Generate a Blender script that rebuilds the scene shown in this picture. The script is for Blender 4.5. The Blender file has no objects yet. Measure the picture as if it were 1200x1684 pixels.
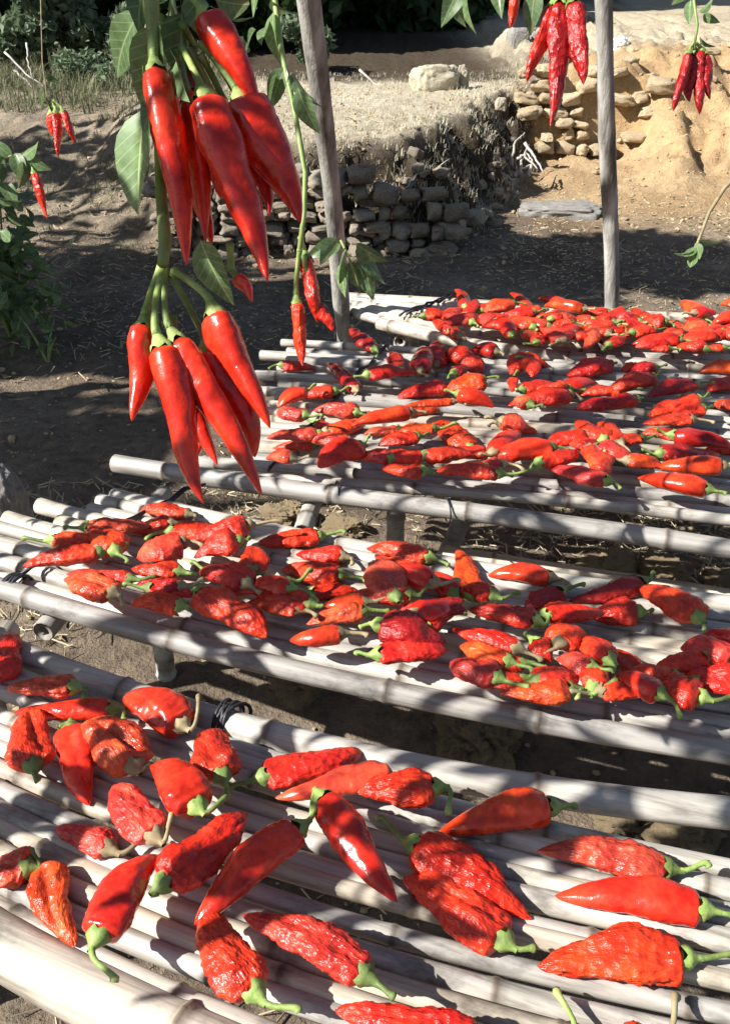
import bpy, math, random
import numpy as np
from mathutils import Vector, Matrix, noise, Quaternion
R = math.radians
random.seed(7); np.random.seed(7)
scene = bpy.context.scene
col = scene.collection

# ------------------------------------------------------------------ camera
CAM_H = 1.25
cam = bpy.data.cameras.new('camera'); camo = bpy.data.objects.new('camera', cam); col.objects.link(camo)
camo.location = (0, 0, CAM_H); camo.rotation_euler = (R(60), 0, 0)
cam.sensor_fit = 'VERTICAL'; cam.angle = R(60); cam.clip_start = 0.02; cam.clip_end = 500
scene.camera = camo
# ------------------------------------------------------------------ sky, sun, exposure
SUN_EL, SUN_AZ = 40.0, 20.0           # sunlight travels towards +x and away from the camera
sd = Vector((math.cos(R(SUN_EL))*math.cos(R(SUN_AZ)), math.cos(R(SUN_EL))*math.sin(R(SUN_AZ)), -math.sin(R(SUN_EL))))
world = bpy.data.worlds.new('World'); scene.world = world; world.use_nodes = True
wn = world.node_tree; bgn = wn.nodes['Background']
sky = wn.nodes.new('ShaderNodeTexSky'); sky.sky_type = 'NISHITA'; sky.sun_disc = False
sky.sun_elevation = R(SUN_EL); sky.sun_rotation = math.atan2(-sd.x, -sd.y)
wn.links.new(sky.outputs[0], bgn.inputs[0]); bgn.inputs[1].default_value = 0.05
sun = bpy.data.lights.new('sun', 'SUN'); suno = bpy.data.objects.new('sun', sun); col.objects.link(suno)
sun.energy = 5.0; sun.angle = R(0.5); sun.color = (1.0, 0.965, 0.91)
suno.rotation_euler = sd.to_track_quat('-Z', 'Y').to_euler(); suno.location = (-8, -2, 8)
scene.view_settings.view_transform = 'Standard'; scene.view_settings.look = 'None'
scene.view_settings.exposure = 0.95; scene.view_settings.gamma = 1

# ------------------------------------------------------------------ helpers
F = 842 / math.tan(R(30)); C30 = math.cos(R(30))
def ray(px, py):
    x = (px-600)/F; y = -(py-842)/F
    return Vector((x, y*.5+C30, y*C30-.5))
def PZ(px, py, z):                     # where a line of sight meets height z
    d = ray(px, py); return Vector((0, 0, CAM_H)) + d*((z-CAM_H)/d.z)
def PD(px, py, dep): return Vector((0, 0, CAM_H)) + ray(px, py)*dep
def PY(px, py, Y):
    d = ray(px, py); return Vector((0, 0, CAM_H)) + d*(Y/d.y)
def depth_of(p): return p.y*C30 - (p.z-CAM_H)*.5

def tag(o, label=None, cat=None, group=None, kind=None):
    if label: o['label'] = label
    if cat: o['category'] = cat
    if group: o['group'] = group
    if kind: o['kind'] = kind
    return o
def empty(name, loc=(0, 0, 0), mat=None):
    o = bpy.data.objects.new(name, None); o.empty_display_size = .05; col.objects.link(o)
    if mat is not None: o.matrix_world = mat
    else: o.location = loc
    return o
def mesh_of(name, v, f, smooth=True):
    m = bpy.data.meshes.new(name)
    v = np.asarray(v, dtype=np.float32)
    if isinstance(f, np.ndarray):
        n, k = f.shape
        m.vertices.add(len(v)); m.vertices.foreach_set('co', v.ravel())
        m.loops.add(n*k); m.loops.foreach_set('vertex_index', f.astype(np.int32).ravel())
        m.polygons.add(n); m.polygons.foreach_set('loop_start', np.arange(0, n*k, k, dtype=np.int32))
        m.update(calc_edges=True); m.validate()
    else:
        m.from_pydata([tuple(p) for p in v.tolist()], [], f); m.update()
    m.polygons.foreach_set('use_smooth', np.full(len(m.polygons), smooth, dtype=bool))
    return m
def obj(name, mesh, mat=None, parent=None, loc=None):
    o = bpy.data.objects.new(name, mesh); col.objects.link(o)
    if mat is not None and not mesh.materials: mesh.materials.append(mat)
    if parent is not None: o.parent = parent
    if loc is not None: o.location = loc
    return o
def grid_faces(nu, nv, close=True, off=0):
    f = []
    for i in range(nu-1):
        for j in range(nv if close else nv-1):
            k = (j+1) % nv
            f.append((off+i*nv+j, off+i*nv+k, off+(i+1)*nv+k, off+(i+1)*nv+j))
    return f
def tube(pts, rad, n=8, cap=True, V=None, Fc=None):
    V = [] if V is None else V; Fc = [] if Fc is None else Fc
    off = len(V); pts = [Vector(p) for p in pts]
    up = None
    for i, p in enumerate(pts):
        t = (pts[min(i+1, len(pts)-1)]-pts[max(i-1, 0)]).normalized()
        if up is None:
            up = Vector((0, 0, 1)) if abs(t.z) < .9 else Vector((1, 0, 0))
        a = t.cross(up).normalized(); b = a.cross(t).normalized(); up = b
        r = rad[i] if hasattr(rad, '__len__') else rad
        for j in range(n):
            q = 2*math.pi*j/n; V.append(p + a*(r*math.cos(q)) + b*(r*math.sin(q)))
    Fc += grid_faces(len(pts), n, True, off)
    if cap:
        Fc.append(tuple(off+j for j in range(n))[::-1]); e = off+(len(pts)-1)*n
        Fc.append(tuple(e+j for j in range(n)))
    return V, Fc
def bez(a, b, c, d, n):
    a, b, c, d = map(Vector, (a, b, c, d)); o = []
    for i in range(n):
        t = i/(n-1); s = 1-t
        o.append(a*s**3 + b*(3*s*s*t) + c*(3*s*t*t) + d*t**3)
    return o
def lerp(a, b, t): return a+(b-a)*t
def sstep(a, b, x):
    t = min(1, max(0, (x-a)/(b-a))); return t*t*(3-2*t)

# ------------------------------------------------------------------ materials
def new_mat(name):
    m = bpy.data.materials.new(name); m.use_nodes = True
    nt = m.node_tree; return m, nt, nt.nodes['Principled BSDF']
def N(nt, t, **k):
    n = nt.nodes.new(t)
    for a, b in k.items(): setattr(n, a, b)
    return n
def nz(nt, scale, detail=4, rough=.55, vec=None, dim='3D'):
    n = N(nt, 'ShaderNodeTexNoise'); n.inputs['Scale'].default_value = scale
    n.inputs['Detail'].default_value = detail; n.inputs['Roughness'].default_value = rough
    if vec: nt.links.new(vec, n.inputs['Vector'])
    return n
def ramp(nt, fac, stops):
    n = N(nt, 'ShaderNodeValToRGB'); e = n.color_ramp.elements
    while len(e) < len(stops): e.new(.5)
    for i, (p, c) in enumerate(stops): e[i].position = p; e[i].color = (*c, 1)
    nt.links.new(fac, n.inputs[0]); return n
def mix(nt, mode, fac, a, b):
    n = N(nt, 'ShaderNodeMix', data_type='RGBA', blend_type=mode)
    for s, v in ((n.inputs[0], fac), (n.inputs[6], a), (n.inputs[7], b)):
        if isinstance(v, bpy.types.NodeSocket): nt.links.new(v, s)
        elif isinstance(v, tuple): s.default_value = (*v, 1)
        else: s.default_value = v
    return n.outputs[2]
def bump(nt, p, h, strength, dist):
    n = N(nt, 'ShaderNodeBump'); n.inputs['Strength'].default_value = strength; n.inputs['Distance'].default_value = dist
    nt.links.new(h, n.inputs['Height']); nt.links.new(n.outputs[0], p.inputs['Normal']); return n
def objco(nt, scale=None):
    tc = N(nt, 'ShaderNodeTexCoord')
    if scale is None: return tc.outputs['Object']
    mp = N(nt, 'ShaderNodeMapping'); mp.inputs['Scale'].default_value = scale
    nt.links.new(tc.outputs['Object'], mp.inputs['Vector']); return mp.outputs[0]

def pepper_mat(name, wrinkle):
    m, nt, p = new_mat(name)
    co = objco(nt); oi = N(nt, 'ShaderNodeObjectInfo')
    add = N(nt, 'ShaderNodeVectorMath', operation='ADD'); nt.links.new(co, add.inputs[0])
    rn = N(nt, 'ShaderNodeMath', operation='MULTIPLY'); nt.links.new(oi.outputs['Random'], rn.inputs[0]); rn.inputs[1].default_value = 7
    nt.links.new(rn.outputs[0], add.inputs[1]); v = add.outputs[0]
    a = nz(nt, 28, 3, .6, v)
    r = ramp(nt, a.outputs[0], [(.3, (.62, .5, .6)), (.5, (1, 1, 1)), (.72, (1.25, 1.9, 1.3))])
    c = mix(nt, 'MULTIPLY', 1.0, oi.outputs['Color'], r.outputs[0])
    b = nz(nt, 120, 2, .6, v)
    r2 = ramp(nt, b.outputs[0], [(.35, (.8, .75, .8)), (.65, (1.1, 1.15, 1.1))])
    c = mix(nt, 'MULTIPLY', .8, c, r2.outputs[0])
    sc = nz(nt, 16, 6, .75, v); r3 = ramp(nt, sc.outputs[0], [(.25, (.3, .16, .12)), (.33, (1, 1, 1)), (.66, (1, 1, 1)), (.8, (1.15, 1.6, 1.5))])
    c = mix(nt, 'MULTIPLY', .9, c, r3.outputs[0])
    nt.links.new(c, p.inputs['Base Color'])
    rr = N(nt, 'ShaderNodeMapRange'); rr.inputs[1].default_value = .35; rr.inputs[2].default_value = .65; rr.inputs[3].default_value = .2 if wrinkle else .15; rr.inputs[4].default_value = .44 if wrinkle else .36
    nt.links.new(a.outputs[0], rr.inputs[0]); nt.links.new(rr.outputs[0], p.inputs['Roughness'])
    p.inputs['Specular IOR Level'].default_value = .5
    p.inputs['Coat Weight'].default_value = .15 if not wrinkle else .06; p.inputs['Coat Roughness'].default_value = .15
    p.inputs['Subsurface Weight'].default_value = 0; p.inputs['Subsurface Radius'].default_value = (1, .18, .08); p.inputs['Subsurface Scale'].default_value = .012
    if wrinkle:
        vo = N(nt, 'ShaderNodeTexVoronoi'); vo.inputs['Scale'].default_value = 105; nt.links.new(v, vo.inputs['Vector'])
        mp = N(nt, 'ShaderNodeMapping'); mp.inputs['Scale'].default_value = (.3, 1, 1); nt.links.new(v, mp.inputs['Vector'])
        cr = nz(nt, 110, 4, .6, mp.outputs[0]); ab = N(nt, 'ShaderNodeMath', operation='SUBTRACT'); nt.links.new(cr.outputs[0], ab.inputs[0]); ab.inputs[1].default_value = .5
        ab2 = N(nt, 'ShaderNodeMath', operation='ABSOLUTE'); nt.links.new(ab.outputs[0], ab2.inputs[0]); ab3 = N(nt, 'ShaderNodeMath', operation='MULTIPLY'); nt.links.new(ab2.outputs[0], ab3.inputs[0]); ab3.inputs[1].default_value = 2.4
        hv = N(nt, 'ShaderNodeMath', operation='MULTIPLY'); nt.links.new(vo.outputs['Distance'], hv.inputs[0]); hv.inputs[1].default_value = .85
        ad = N(nt, 'ShaderNodeMath', operation='ADD'); nt.links.new(hv.outputs[0], ad.inputs[0]); nt.links.new(ab3.outputs[0], ad.inputs[1])
        bump(nt, p, ad.outputs[0], .8, .003)
    else:
        g = nz(nt, 60, 4, .6, v); bump(nt, p, g.outputs[0], .35, .004)
    return m
M_PW = pepper_mat('wrinkled_pepper_skin', True); M_PS = pepper_mat('smooth_pepper_skin', False)

def simple_mat(name, stops, scale, rough=.8, bscale=None, bdist=.003, bstr=.6, stretch=None, rnd=.25, detail=5):
    m, nt, p = new_mat(name); v = objco(nt, stretch)
    a = nz(nt, scale, detail, .6, v); r = ramp(nt, a.outputs[0], stops)
    oi = N(nt, 'ShaderNodeObjectInfo')
    mr = N(nt, 'ShaderNodeMapRange'); mr.inputs[3].default_value = 1-rnd; mr.inputs[4].default_value = 1+rnd
    nt.links.new(oi.outputs['Random'], mr.inputs[0])
    vm = N(nt, 'ShaderNodeVectorMath', operation='SCALE'); nt.links.new(r.outputs[0], vm.inputs[0]); nt.links.new(mr.outputs[0], vm.inputs['Scale'])
    nt.links.new(vm.outputs[0], p.inputs['Base Color']); p.inputs['Roughness'].default_value = rough
    if bscale:
        b = nz(nt, bscale, 6, .65, v); bump(nt, p, b.outputs[0], bstr, bdist)
    return m
M_GREEN = simple_mat('green_calyx', [(.3, (.09, .16, .03)), (.55, (.25, .34, .09)), (.75, (.42, .44, .16))], 45, .55, 90, .002, .7, rnd=.35)
M_DRYSTEM = simple_mat('dry_stem', [(.3, (.2, .14, .07)), (.7, (.42, .36, .2))], 60, .7, rnd=.3)
M_VINE = simple_mat('vine_stem', [(.3, (.12, .2, .05)), (.7, (.3, .36, .12))], 40, .5, rnd=.2)
M_CANE = None
def cane_mat():
    m, nt, p = new_mat('weathered_cane'); v = objco(nt, (3, 60, 60)); oi = N(nt, 'ShaderNodeObjectInfo')
    a = nz(nt, 1.0, 5, .65, v)
    r = ramp(nt, a.outputs[0], [(.28, (.15, .13, .11)), (.44, (.41, .39, .355)), (.7, (.66, .64, .59))])
    v2 = objco(nt, (5, 9, 9)); b = nz(nt, 1.6, 5, .7, v2)
    r2 = ramp(nt, b.outputs[0], [(.3, (.3, .28, .27)), (.47, (.95, .94, .92)), (.75, (1.1, 1.07, 1.02))])
    c = mix(nt, 'MULTIPLY', .95, r.outputs[0], r2.outputs[0])
    at = N(nt, 'ShaderNodeAttribute', attribute_name='ring')
    rr = ramp(nt, at.outputs['Fac'], [(0, (1, 1, 1)), (1, (.38, .33, .29))])
    c = mix(nt, 'MULTIPLY', 1.0, c, rr.outputs[0])
    tint = ramp(nt, oi.outputs['Random'], [(0, (.7, .7, .72)), (.5, (1, .99, .97)), (1, (1.0, .92, .8))])
    c = mix(nt, 'MULTIPLY', 1.0, c, tint.outputs[0])
    nt.links.new(c, p.inputs['Base Color']); p.inputs['Roughness'].default_value = .55
    bump(nt, p, a.outputs[0], .5, .0025)
    return m
M_CANE = cane_mat()
M_BARK = simple_mat('pole_bark', [(.32, (.075, .068, .055)), (.48, (.26, .25, .22)), (.72, (.54, .53, .48))], 1.3, .85, 3, .008, 1., stretch=(18, 18, 4), rnd=.1)
M_TRUNK = simple_mat('tree_bark', [(.3, (.04, .035, .03)), (.7, (.13, .11, .09))], 6, .9, 12, .02, .8)
M_WIRE = simple_mat('dark_wire', [(.3, (.012, .012, .016)), (.7, (.03, .03, .04))], 40, .5)
M_STONE = simple_mat('dry_stone', [(.28, (.19, .155, .115)), (.5, (.34, .285, .215)), (.72, (.52, .46, .36))], 9, .9, 30, .012, .8, rnd=.28)
M_PALE = simple_mat('pale_stone', [(.3, (.42, .37, .26)), (.7, (.66, .6, .45))], 6, .9, 20, .02, .8, rnd=.1)
M_PALE2 = simple_mat('sandy_stone', [(.3, (.42, .31, .18)), (.7, (.66, .54, .36))], 6, .9, 20, .02, .8, rnd=.15)
M_GREYST = simple_mat('grey_stone', [(.3, (.2, .185, .165)), (.7, (.4, .38, .35))], 9, .9, 30, .01, .8, rnd=.15)
M_CLOD = simple_mat('soil_clod', [(.3, (.3, .215, .12)), (.7, (.55, .43, .26))], 30, .95, 90, .01, 1., rnd=.2)
M_STRAW = simple_mat('straw', [(.3, (.3, .25, .16)), (.7, (.55, .48, .32))], 9, .8, rnd=.1)
M_TWIG = simple_mat('bleached_twig', [(.3, (.32, .29, .26)), (.7, (.55, .52, .48))], 9, .85, rnd=.1)
M_BAG = simple_mat('white_plastic', [(.3, (.7, .7, .7)), (.7, (.82, .82, .82))], 5, .5)
def leaf_mat(name, dark, light, rough=.5, scale=4, trans=.3, veins=False):
    m, nt, p = new_mat(name); v = objco(nt)
    a = nz(nt, scale, 4, .6, v); r = ramp(nt, a.outputs[0], [(.3, dark), (.7, light)])
    if veins:
        sx = N(nt, 'ShaderNodeSeparateXYZ'); nt.links.new(v, sx.inputs[0])
        def mth(op, a_, b_=None):
            n = N(nt, 'ShaderNodeMath', operation=op)
            for q, w in ((0, a_), (1, b_)):
                if w is None: continue
                if isinstance(w, bpy.types.NodeSocket): nt.links.new(w, n.inputs[q])
                else: n.inputs[q].default_value = w
            return n.outputs[0]
        ay = mth('ABSOLUTE', sx.outputs[1]); side = mth('SINE', mth('MULTIPLY', mth('SUBTRACT', sx.outputs[0], mth('MULTIPLY', ay, .9)), 48))
        vn = mth('MAXIMUM', mth('LESS_THAN', ay, .012), mth('MULTIPLY', mth('GREATER_THAN', side, .93), .6))
        mx = mix(nt, 'MIX', vn, r.outputs[0], (.34, .42, .2)); r = N(nt, 'ShaderNodeMix', data_type='RGBA'); r.inputs[0].default_value = 0; nt.links.new(mx, r.inputs[6])
        bump(nt, p, vn, .6, .02)
    oi = N(nt, 'ShaderNodeObjectInfo'); mr = N(nt, 'ShaderNodeMapRange'); mr.inputs[3].default_value = .8; mr.inputs[4].default_value = 1.25
    nt.links.new(oi.outputs['Random'], mr.inputs[0])
    vm = N(nt, 'ShaderNodeVectorMath', operation='SCALE'); nt.links.new(r.outputs[2] if veins else r.outputs[0], vm.inputs[0]); nt.links.new(mr.outputs[0], vm.inputs['Scale'])
    nt.links.new(vm.outputs[0], p.inputs['Base Color']); p.inputs['Roughness'].default_value = rough
    tr = N(nt, 'ShaderNodeBsdfTranslucent'); nt.links.new(vm.outputs[0], tr.inputs[0])
    ms = N(nt, 'ShaderNodeMixShader'); ms.inputs[0].default_value = trans
    nt.links.new(p.outputs[0], ms.inputs[1]); nt.links.new(tr.outputs[0], ms.inputs[2])
    nt.links.new(ms.outputs[0], nt.nodes['Material Output'].inputs[0])
    return m
M_LEAF = leaf_mat('pepper_leaf', (.08, .15, .05), (.19, .29, .13), .36, 7, .35, True)
M_TREELEAF = leaf_mat('tree_foliage', (.02, .05, .015), (.06, .11, .03), .6, 2)
M_SAGE = leaf_mat('grey_green_foliage', (.1, .15, .08), (.24, .31, .19), .7, 4)
M_GRASS = leaf_mat('dry_grass', (.5, .45, .32), (.74, .69, .54), .8, 3, .25)
M_GRASSG = leaf_mat('greenish_grass', (.12, .14, .07), (.3, .3, .18), .8, 3, .25)

# ground material: grey-brown soil near, ochre on the cut slope, pale on the terrace
def ground_mat():
    m, nt, p = new_mat('soil'); v = objco(nt)
    a = nz(nt, 1.3, 6, .65, v); c1 = ramp(nt, a.outputs[0], [(.3, (.125, .096, .07)), (.5, (.22, .172, .127)), (.72, (.35, .285, .21))])
    b = nz(nt, 22, 6, .7, v); c2 = ramp(nt, b.outputs[0], [(.3, (.5, .48, .45)), (.5, (1, 1, 1)), (.74, (1.5, 1.45, 1.35))])
    c = mix(nt, 'MULTIPLY', .9, c1.outputs[0], c2.outputs[0])
    at = N(nt, 'ShaderNodeVertexColor', layer_name='zone'); sp = N(nt, 'ShaderNodeSeparateColor'); nt.links.new(at.outputs[0], sp.inputs[0])
    o1 = ramp(nt, a.outputs[0], [(.3, (.44, .285, .14)), (.7, (.64, .46, .26))])
    o1m = mix(nt, 'MULTIPLY', .45, o1.outputs[0], c2.outputs[0])
    c = mix(nt, 'MIX', sp.outputs[0], c, o1m)
    p1 = ramp(nt, a.outputs[0], [(.3, (.46, .4, .29)), (.7, (.66, .6, .46))])
    p1m = mix(nt, 'MULTIPLY', .7, p1.outputs[0], c2.outputs[0])
    c = mix(nt, 'MIX', sp.outputs[1], c, p1m)
    dk = ramp(nt, b.outputs[0], [(.3, (.035, .026, .018)), (.7, (.1, .075, .05))])  # dark soil tone carrying the shade of the bank face and back trees
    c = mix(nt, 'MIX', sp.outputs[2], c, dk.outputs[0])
    nt.links.new(c, p.inputs['Base Color']); p.inputs['Roughness'].default_value = .95; p.inputs['Specular IOR Level'].default_value = .15
    s = N(nt, 'ShaderNodeMath', operation='ADD'); e = nz(nt, 70, 5, .7, v)
    nt.links.new(b.outputs[0], s.inputs[0]); nt.links.new(e.outputs[0], s.inputs[1])
    bump(nt, p, s.outputs[0], 1.0, .02)
    return m
M_SOIL = ground_mat()

# ------------------------------------------------------------------ terrain
LX, LY = 1.01, 2.95; LL = math.hypot(LX, LY)
def terr_parts(x, y):
    n1 = noise.noise(Vector((x*2.3, y*2.3, 1.7)))*.2 + noise.noise(Vector((x*7, y*7, 4)))*.1 + noise.noise(Vector((x*17, y*17, 4)))*.04
    d1 = y-5.3; d2 = (-(x-.49)*LY+(y-5.35)*LX)/LL
    d = min(d1, d2)+n1
    w = lerp(.34, 3.2, sstep(-.9, -2.2, x) if False else sstep(0, 1, (-.9-x)/1.3))
    t = sstep(0, w, d)
    wl = sstep(1.2, 1.4, x)*(1-sstep(2.1, 2.5, x))
    s = lerp(sstep(6.7, 8.7, y-.12*(x-2)+n1*1.5), .12*sstep(6.7, 8, y)+.8*sstep(7.95, 8.25, y), wl)*sstep(1.25, 1.75, x+.05*(y-7)+n1)
    return d, w, t, s
def zg(x, y, fine=True):
    d, w, t, s = terr_parts(x, y)
    up = t*(.54 + .018*max(0, y-5.3)); rt = s*.86
    z = max(up, rt) + .055*max(0, y-9) + .02*max(0, y-14)
    z += .03*noise.noise(Vector((x*.9, y*.9, 0)))
    if fine and -4 < x < 6 and y < 13:
        z += (.035 if x < -.9 and y > 4.5 else .02)*noise.noise(Vector((x*6, y*6, 3))) + .011*noise.noise(Vector((x*19, y*19, 5)))
        if s > .02: z += min(1, 4*s)*(.09*noise.noise(Vector((x*3.5, y*3.5, 2))) + .06*noise.noise(Vector((x*9, y*9, 8))) + .025*noise.noise(Vector((x*24, y*24, 6))) - .16*max(0, noise.noise(Vector((x*6, y*6, 14)))-.2))
    # dug soil heaps under the racks
    if y < 3: z += .02*max(0, noise.noise(Vector((x*3.1, y*3.1, 9))))
    return z
def axis(lo, hi, a, b, st, far):
    c = list(np.arange(a, b, st)); s = st; q = a; left = []
    while q > lo: s *= 1.25; q -= s; left.append(q)
    s = st; q = c[-1]; right = []
    while q < hi: s *= 1.25; q += s; right.append(q)
    return left[::-1]+c+right
xs = axis(-80, 80, -3.0, 4.0, .035, 0); ys = axis(-30, 160, .3, 9.4, .035, 0)
V = []; zone = []
def n2(x, y): return noise.noise(Vector((x*1.1, y*1.1, 21)))
for y in ys:
    for x in xs:
        z = zg(x, y); V.append((x, y, z))
        d, w, t, s = terr_parts(x, y)
        ora = sstep(.03, .3, s)*(1-sstep(8.5, 9.2, y)) ; ora = max(ora, .75*sstep(5.3, 6.6, y)*sstep(.8, 1.6, x)*(1-t))
        pal = t*sstep(w*.75, w, d)*sstep(-2.2, -.4, x)*.95 + .75*sstep(8.8, 9.6, y)*sstep(1, 2, x)
        pal = max(pal, (.5 if x > -1.2 else .28)*t, .2*sstep(4.8, 6.2, y)*(1-sstep(-1, 0, x)))
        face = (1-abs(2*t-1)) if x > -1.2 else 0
        dk = min(1, face*2.5)*sstep(-1.2, -.8, x)  # bank face turned away from the sun: its shade painted into the soil
        if y > 8.3 and x < 2.4: tree_shade = sstep(8.5, 9.3, y+.35*n2(x, y))*sstep(2.4, 1.2, x) if False else sstep(8.5, 9.3, y+.5*n2(x, y))*(1-sstep(1.1, 1.9, x+.1*(y-9))); dk = max(dk, tree_shade*.92)  # tree shade on the upper slope painted as darker soil
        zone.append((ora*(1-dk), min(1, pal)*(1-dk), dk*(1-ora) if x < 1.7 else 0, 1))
fa = np.array([(i*len(xs)+j, i*len(xs)+j+1, (i+1)*len(xs)+j+1, (i+1)*len(xs)+j) for i in range(len(ys)-1) for j in range(len(xs)-1)])
gm = mesh_of('ground', V, fa)
ca = gm.color_attributes.new('zone', 'FLOAT_COLOR', 'POINT'); ca.data.foreach_set('color', np.array(zone, dtype=np.float32).ravel())
ground = obj('ground', gm, M_SOIL); tag(ground, 'bare terraced soil rising to an ochre slope behind the racks', 'ground', kind='structure')

# ------------------------------------------------------------------ canes and racks
DECK = .45
def cane_mesh(L, r, bow, seed, n=12, taper=.12):
    rnd = random.Random(seed); step = .018; k = max(8, int(L/step)); pts = []; rad = []; ring = []
    nodes = []; q = rnd.uniform(.03, .2)
    while q < L: nodes.append(q); q += rnd.uniform(.2, .36)
    xs_ = sorted(set([i*L/(k//2) for i in range(k//2+1)] + [min(L, max(0, q+o)) for q in nodes for o in (-.012, -.005, -.0015, .0015, .006, .014)]))
    ph = rnd.uniform(0, 6)
    for x in xs_:
        u = x/L
        y = bow*4*u*(1-u) + .007*math.sin(x*3.1+ph)*min(1, L); z = .003*math.sin(x*4.3+ph*2)
        rr = r*(1-taper*u)*(1+.03*math.sin(x*9+ph)); g = 0
        for q in nodes:
            d = abs(x-q)
            if d < .003: rr *= 1.14; g = 1
            elif d < .008: rr *= 1.04; g = max(g, .4)
        pts.append((x, y, z)); rad.append(rr); ring.append(g)
    # slightly rounded, sawn ends
    pts = [(-.002, pts[0][1], pts[0][2])]+pts+[(L+.002, pts[-1][1], pts[-1][2])]; rad = [rad[0]*.9]+rad+[rad[-1]*.9]; ring = [.6]+ring+[.6]
    V, Fc = tube(pts, rad, n, False); ring = list(np.repeat(ring, n)); m0 = len(pts)
    for (o, p, r_, dx) in ((0, pts[0], rad[0], .03), ((m0-1)*n, pts[-1], rad[-1], -.03)):     # sawn hollow ends
        c = Vector(p); k = len(V)
        V += [c+(V[o+j]-c)*.66 for j in range(n)]; V += [c+(V[o+j]-c)*.6+Vector((dx, 0, 0)) for j in range(n)]; ring += [.5]*n+[1]*n
        Fc += [(o+j, o+(j+1) % n, k+(j+1) % n, k+j) for j in range(n)]+[(k+j, k+(j+1) % n, k+n+(j+1) % n, k+n+j) for j in range(n)]+[tuple(k+n+j for j in range(n))]
    m = mesh_of('cane', V, Fc)
    at = m.attributes.new('ring', 'FLOAT', 'POINT'); at.data.foreach_set('value', np.array(ring, dtype=np.float32))
    return m
CN = [0]
def cane(name, a, b, r, bow, parent, mat=None, n=12):
    a = Vector(a); b = Vector(b); d = b-a; CN[0] += 1
    o = obj(name, cane_mesh(d.length, r, bow, CN[0]*13+5, n), mat or M_CANE, parent)
    x = d.normalized(); y = Vector((0, 0, 1)).cross(x)
    if y.length < .05: y = Vector((0, 1, 0))
    y.normalize(); z = x.cross(y)
    mw = Matrix((x, y, z)).transposed().to_4x4(); mw.translation = a - parent.location
    o.matrix_local = mw
    return o
class Line:                            # bowed line through three points on the deck plane
    def __init__(s, p3, z): s.p = [PZ(x, y, z) for x, y in p3]; s.x = [p.x for p in s.p]; s.y = [p.y for p in s.p]
    def at(s, x):
        (a, b, c), (A, B, C) = s.x, s.y
        return A*(x-b)*(x-c)/((a-b)*(a-c)) + B*(x-a)*(x-c)/((b-a)*(b-c)) + C*(x-a)*(x-b)/((c-a)*(c-b))
def bowed(name, fn, x0, x1, z, r, rack, n=12):
    a = Vector((x0, fn(x0), z)); b = Vector((x1, fn(x1), z)); m = (x0+x1)/2
    bow = (fn(m)-(a.y+b.y)/2)*math.cos(math.atan2(b.y-a.y, b.x-a.x))
    return cane(name, a, b, r, bow, rack, None, n)
def leg(rack, x, y, z1, r=.02, lean=(0, 0)):
    g = zg(x, y); return cane('leg', (x+lean[0], y+lean[1], g-.05), (x, y, z1), r, 0, rack, M_BARK, 10)
def wire_tie(rack, p, axis_dir, r, loops=3):
    V, Fc = [], []; ax = Vector(axis_dir).normalized(); u = Vector((0, 0, 1)); w = ax.cross(u)
    for k in range(loops):
        c = Vector(p) + ax*((k-(loops-1)/2)*.0042) - rack.location; t = random.uniform(-.25, .25)
        tube([c + (u*math.cos(q)+w*math.sin(q))*(r+.0015) + ax*(t*.05*math.sin(q)) for q in [i*math.pi/8 for i in range(17)]], .0026 if loops > 1 else .0016, 6, False, V, Fc)
    return obj('wire_tie', mesh_of('wire_tie', V, Fc), M_WIRE, rack)

def cross_wire(rack, pts):
    V, Fc = tube([Vector(p)-rack.location for p in pts], .0032, 6)
    V, Fc = tube([Vector(p)-rack.location+Vector((.006*math.sin(i*2), .006*math.cos(i*3), .003)) for i, p in enumerate(pts)], .0025, 5, True, V, Fc)
    return obj('wire_lashing', mesh_of('wire_lashing', V, Fc), M_WIRE, rack)
racks = {}
def make_rack(key, label, far, near, xl, xr, ncane, r, loc, skip=()):
    rack = empty('drying_rack', loc); tag(rack, label, 'rack', 'cane drying racks'); racks[key] = rack
    Fa, Ne = Line(far, DECK), Line(near, DECK); lines = []
    for i in range(ncane):
        u = i/(ncane-1); rr = r*random.uniform(.72, 1.12)
        fn = lambda x, u=u: lerp(Fa.at(x), Ne.at(x), u)
        x0 = lerp(xl[0], xl[1], u)+random.uniform(-.05, .05); x1 = lerp(xr[0], xr[1], u)+random.uniform(-.04, .04)
        if i in skip: continue
        bowed('cane', fn, x0, x1, DECK-rr+random.uniform(-.007, .002), rr, rack)
        lines.append((fn, x0, x1, rr))
    return rack, Fa, Ne, lines
# nearest rack
rk, Fa, Ne, ln = make_rack('A', 'nearest cane drying rack with a thick pale front pole', [(0, 1082), (600, 1268), (1200, 1412)], [(0, 1470), (600, 1735), (1200, 1905)], (-.8, -.72), (.66, .55), 13, .0145, (0, .7, 0))
pole = Line([(0, 1530), (600, 1800), (1200, 1975)], DECK); bowed('edge_pole', pole.at, -.75, .5, DECK-.022, .031, rk, 16)
pole = Line([(0, 1050), (600, 1228), (1200, 1322)], DECK); bowed('edge_pole', pole.at, -.85, .7, DECK-.016, .021, rk, 14)
for x in (-.62, .52):
    cane('crosspiece', (x, Ne.at(x)-.05, DECK-.058), (x+.06, Fa.at(x)+.09, DECK-.058), .02, 0, rk)
leg(rk, -.66, Ne.at(-.62)-.02, DECK-.07); leg(rk, -.58, Fa.at(-.58)+.05, DECK-.07); leg(rk, .54, Ne.at(.5)-.02, DECK-.07); leg(rk, .58, Fa.at(.58)+.05, DECK-.07)
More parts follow.
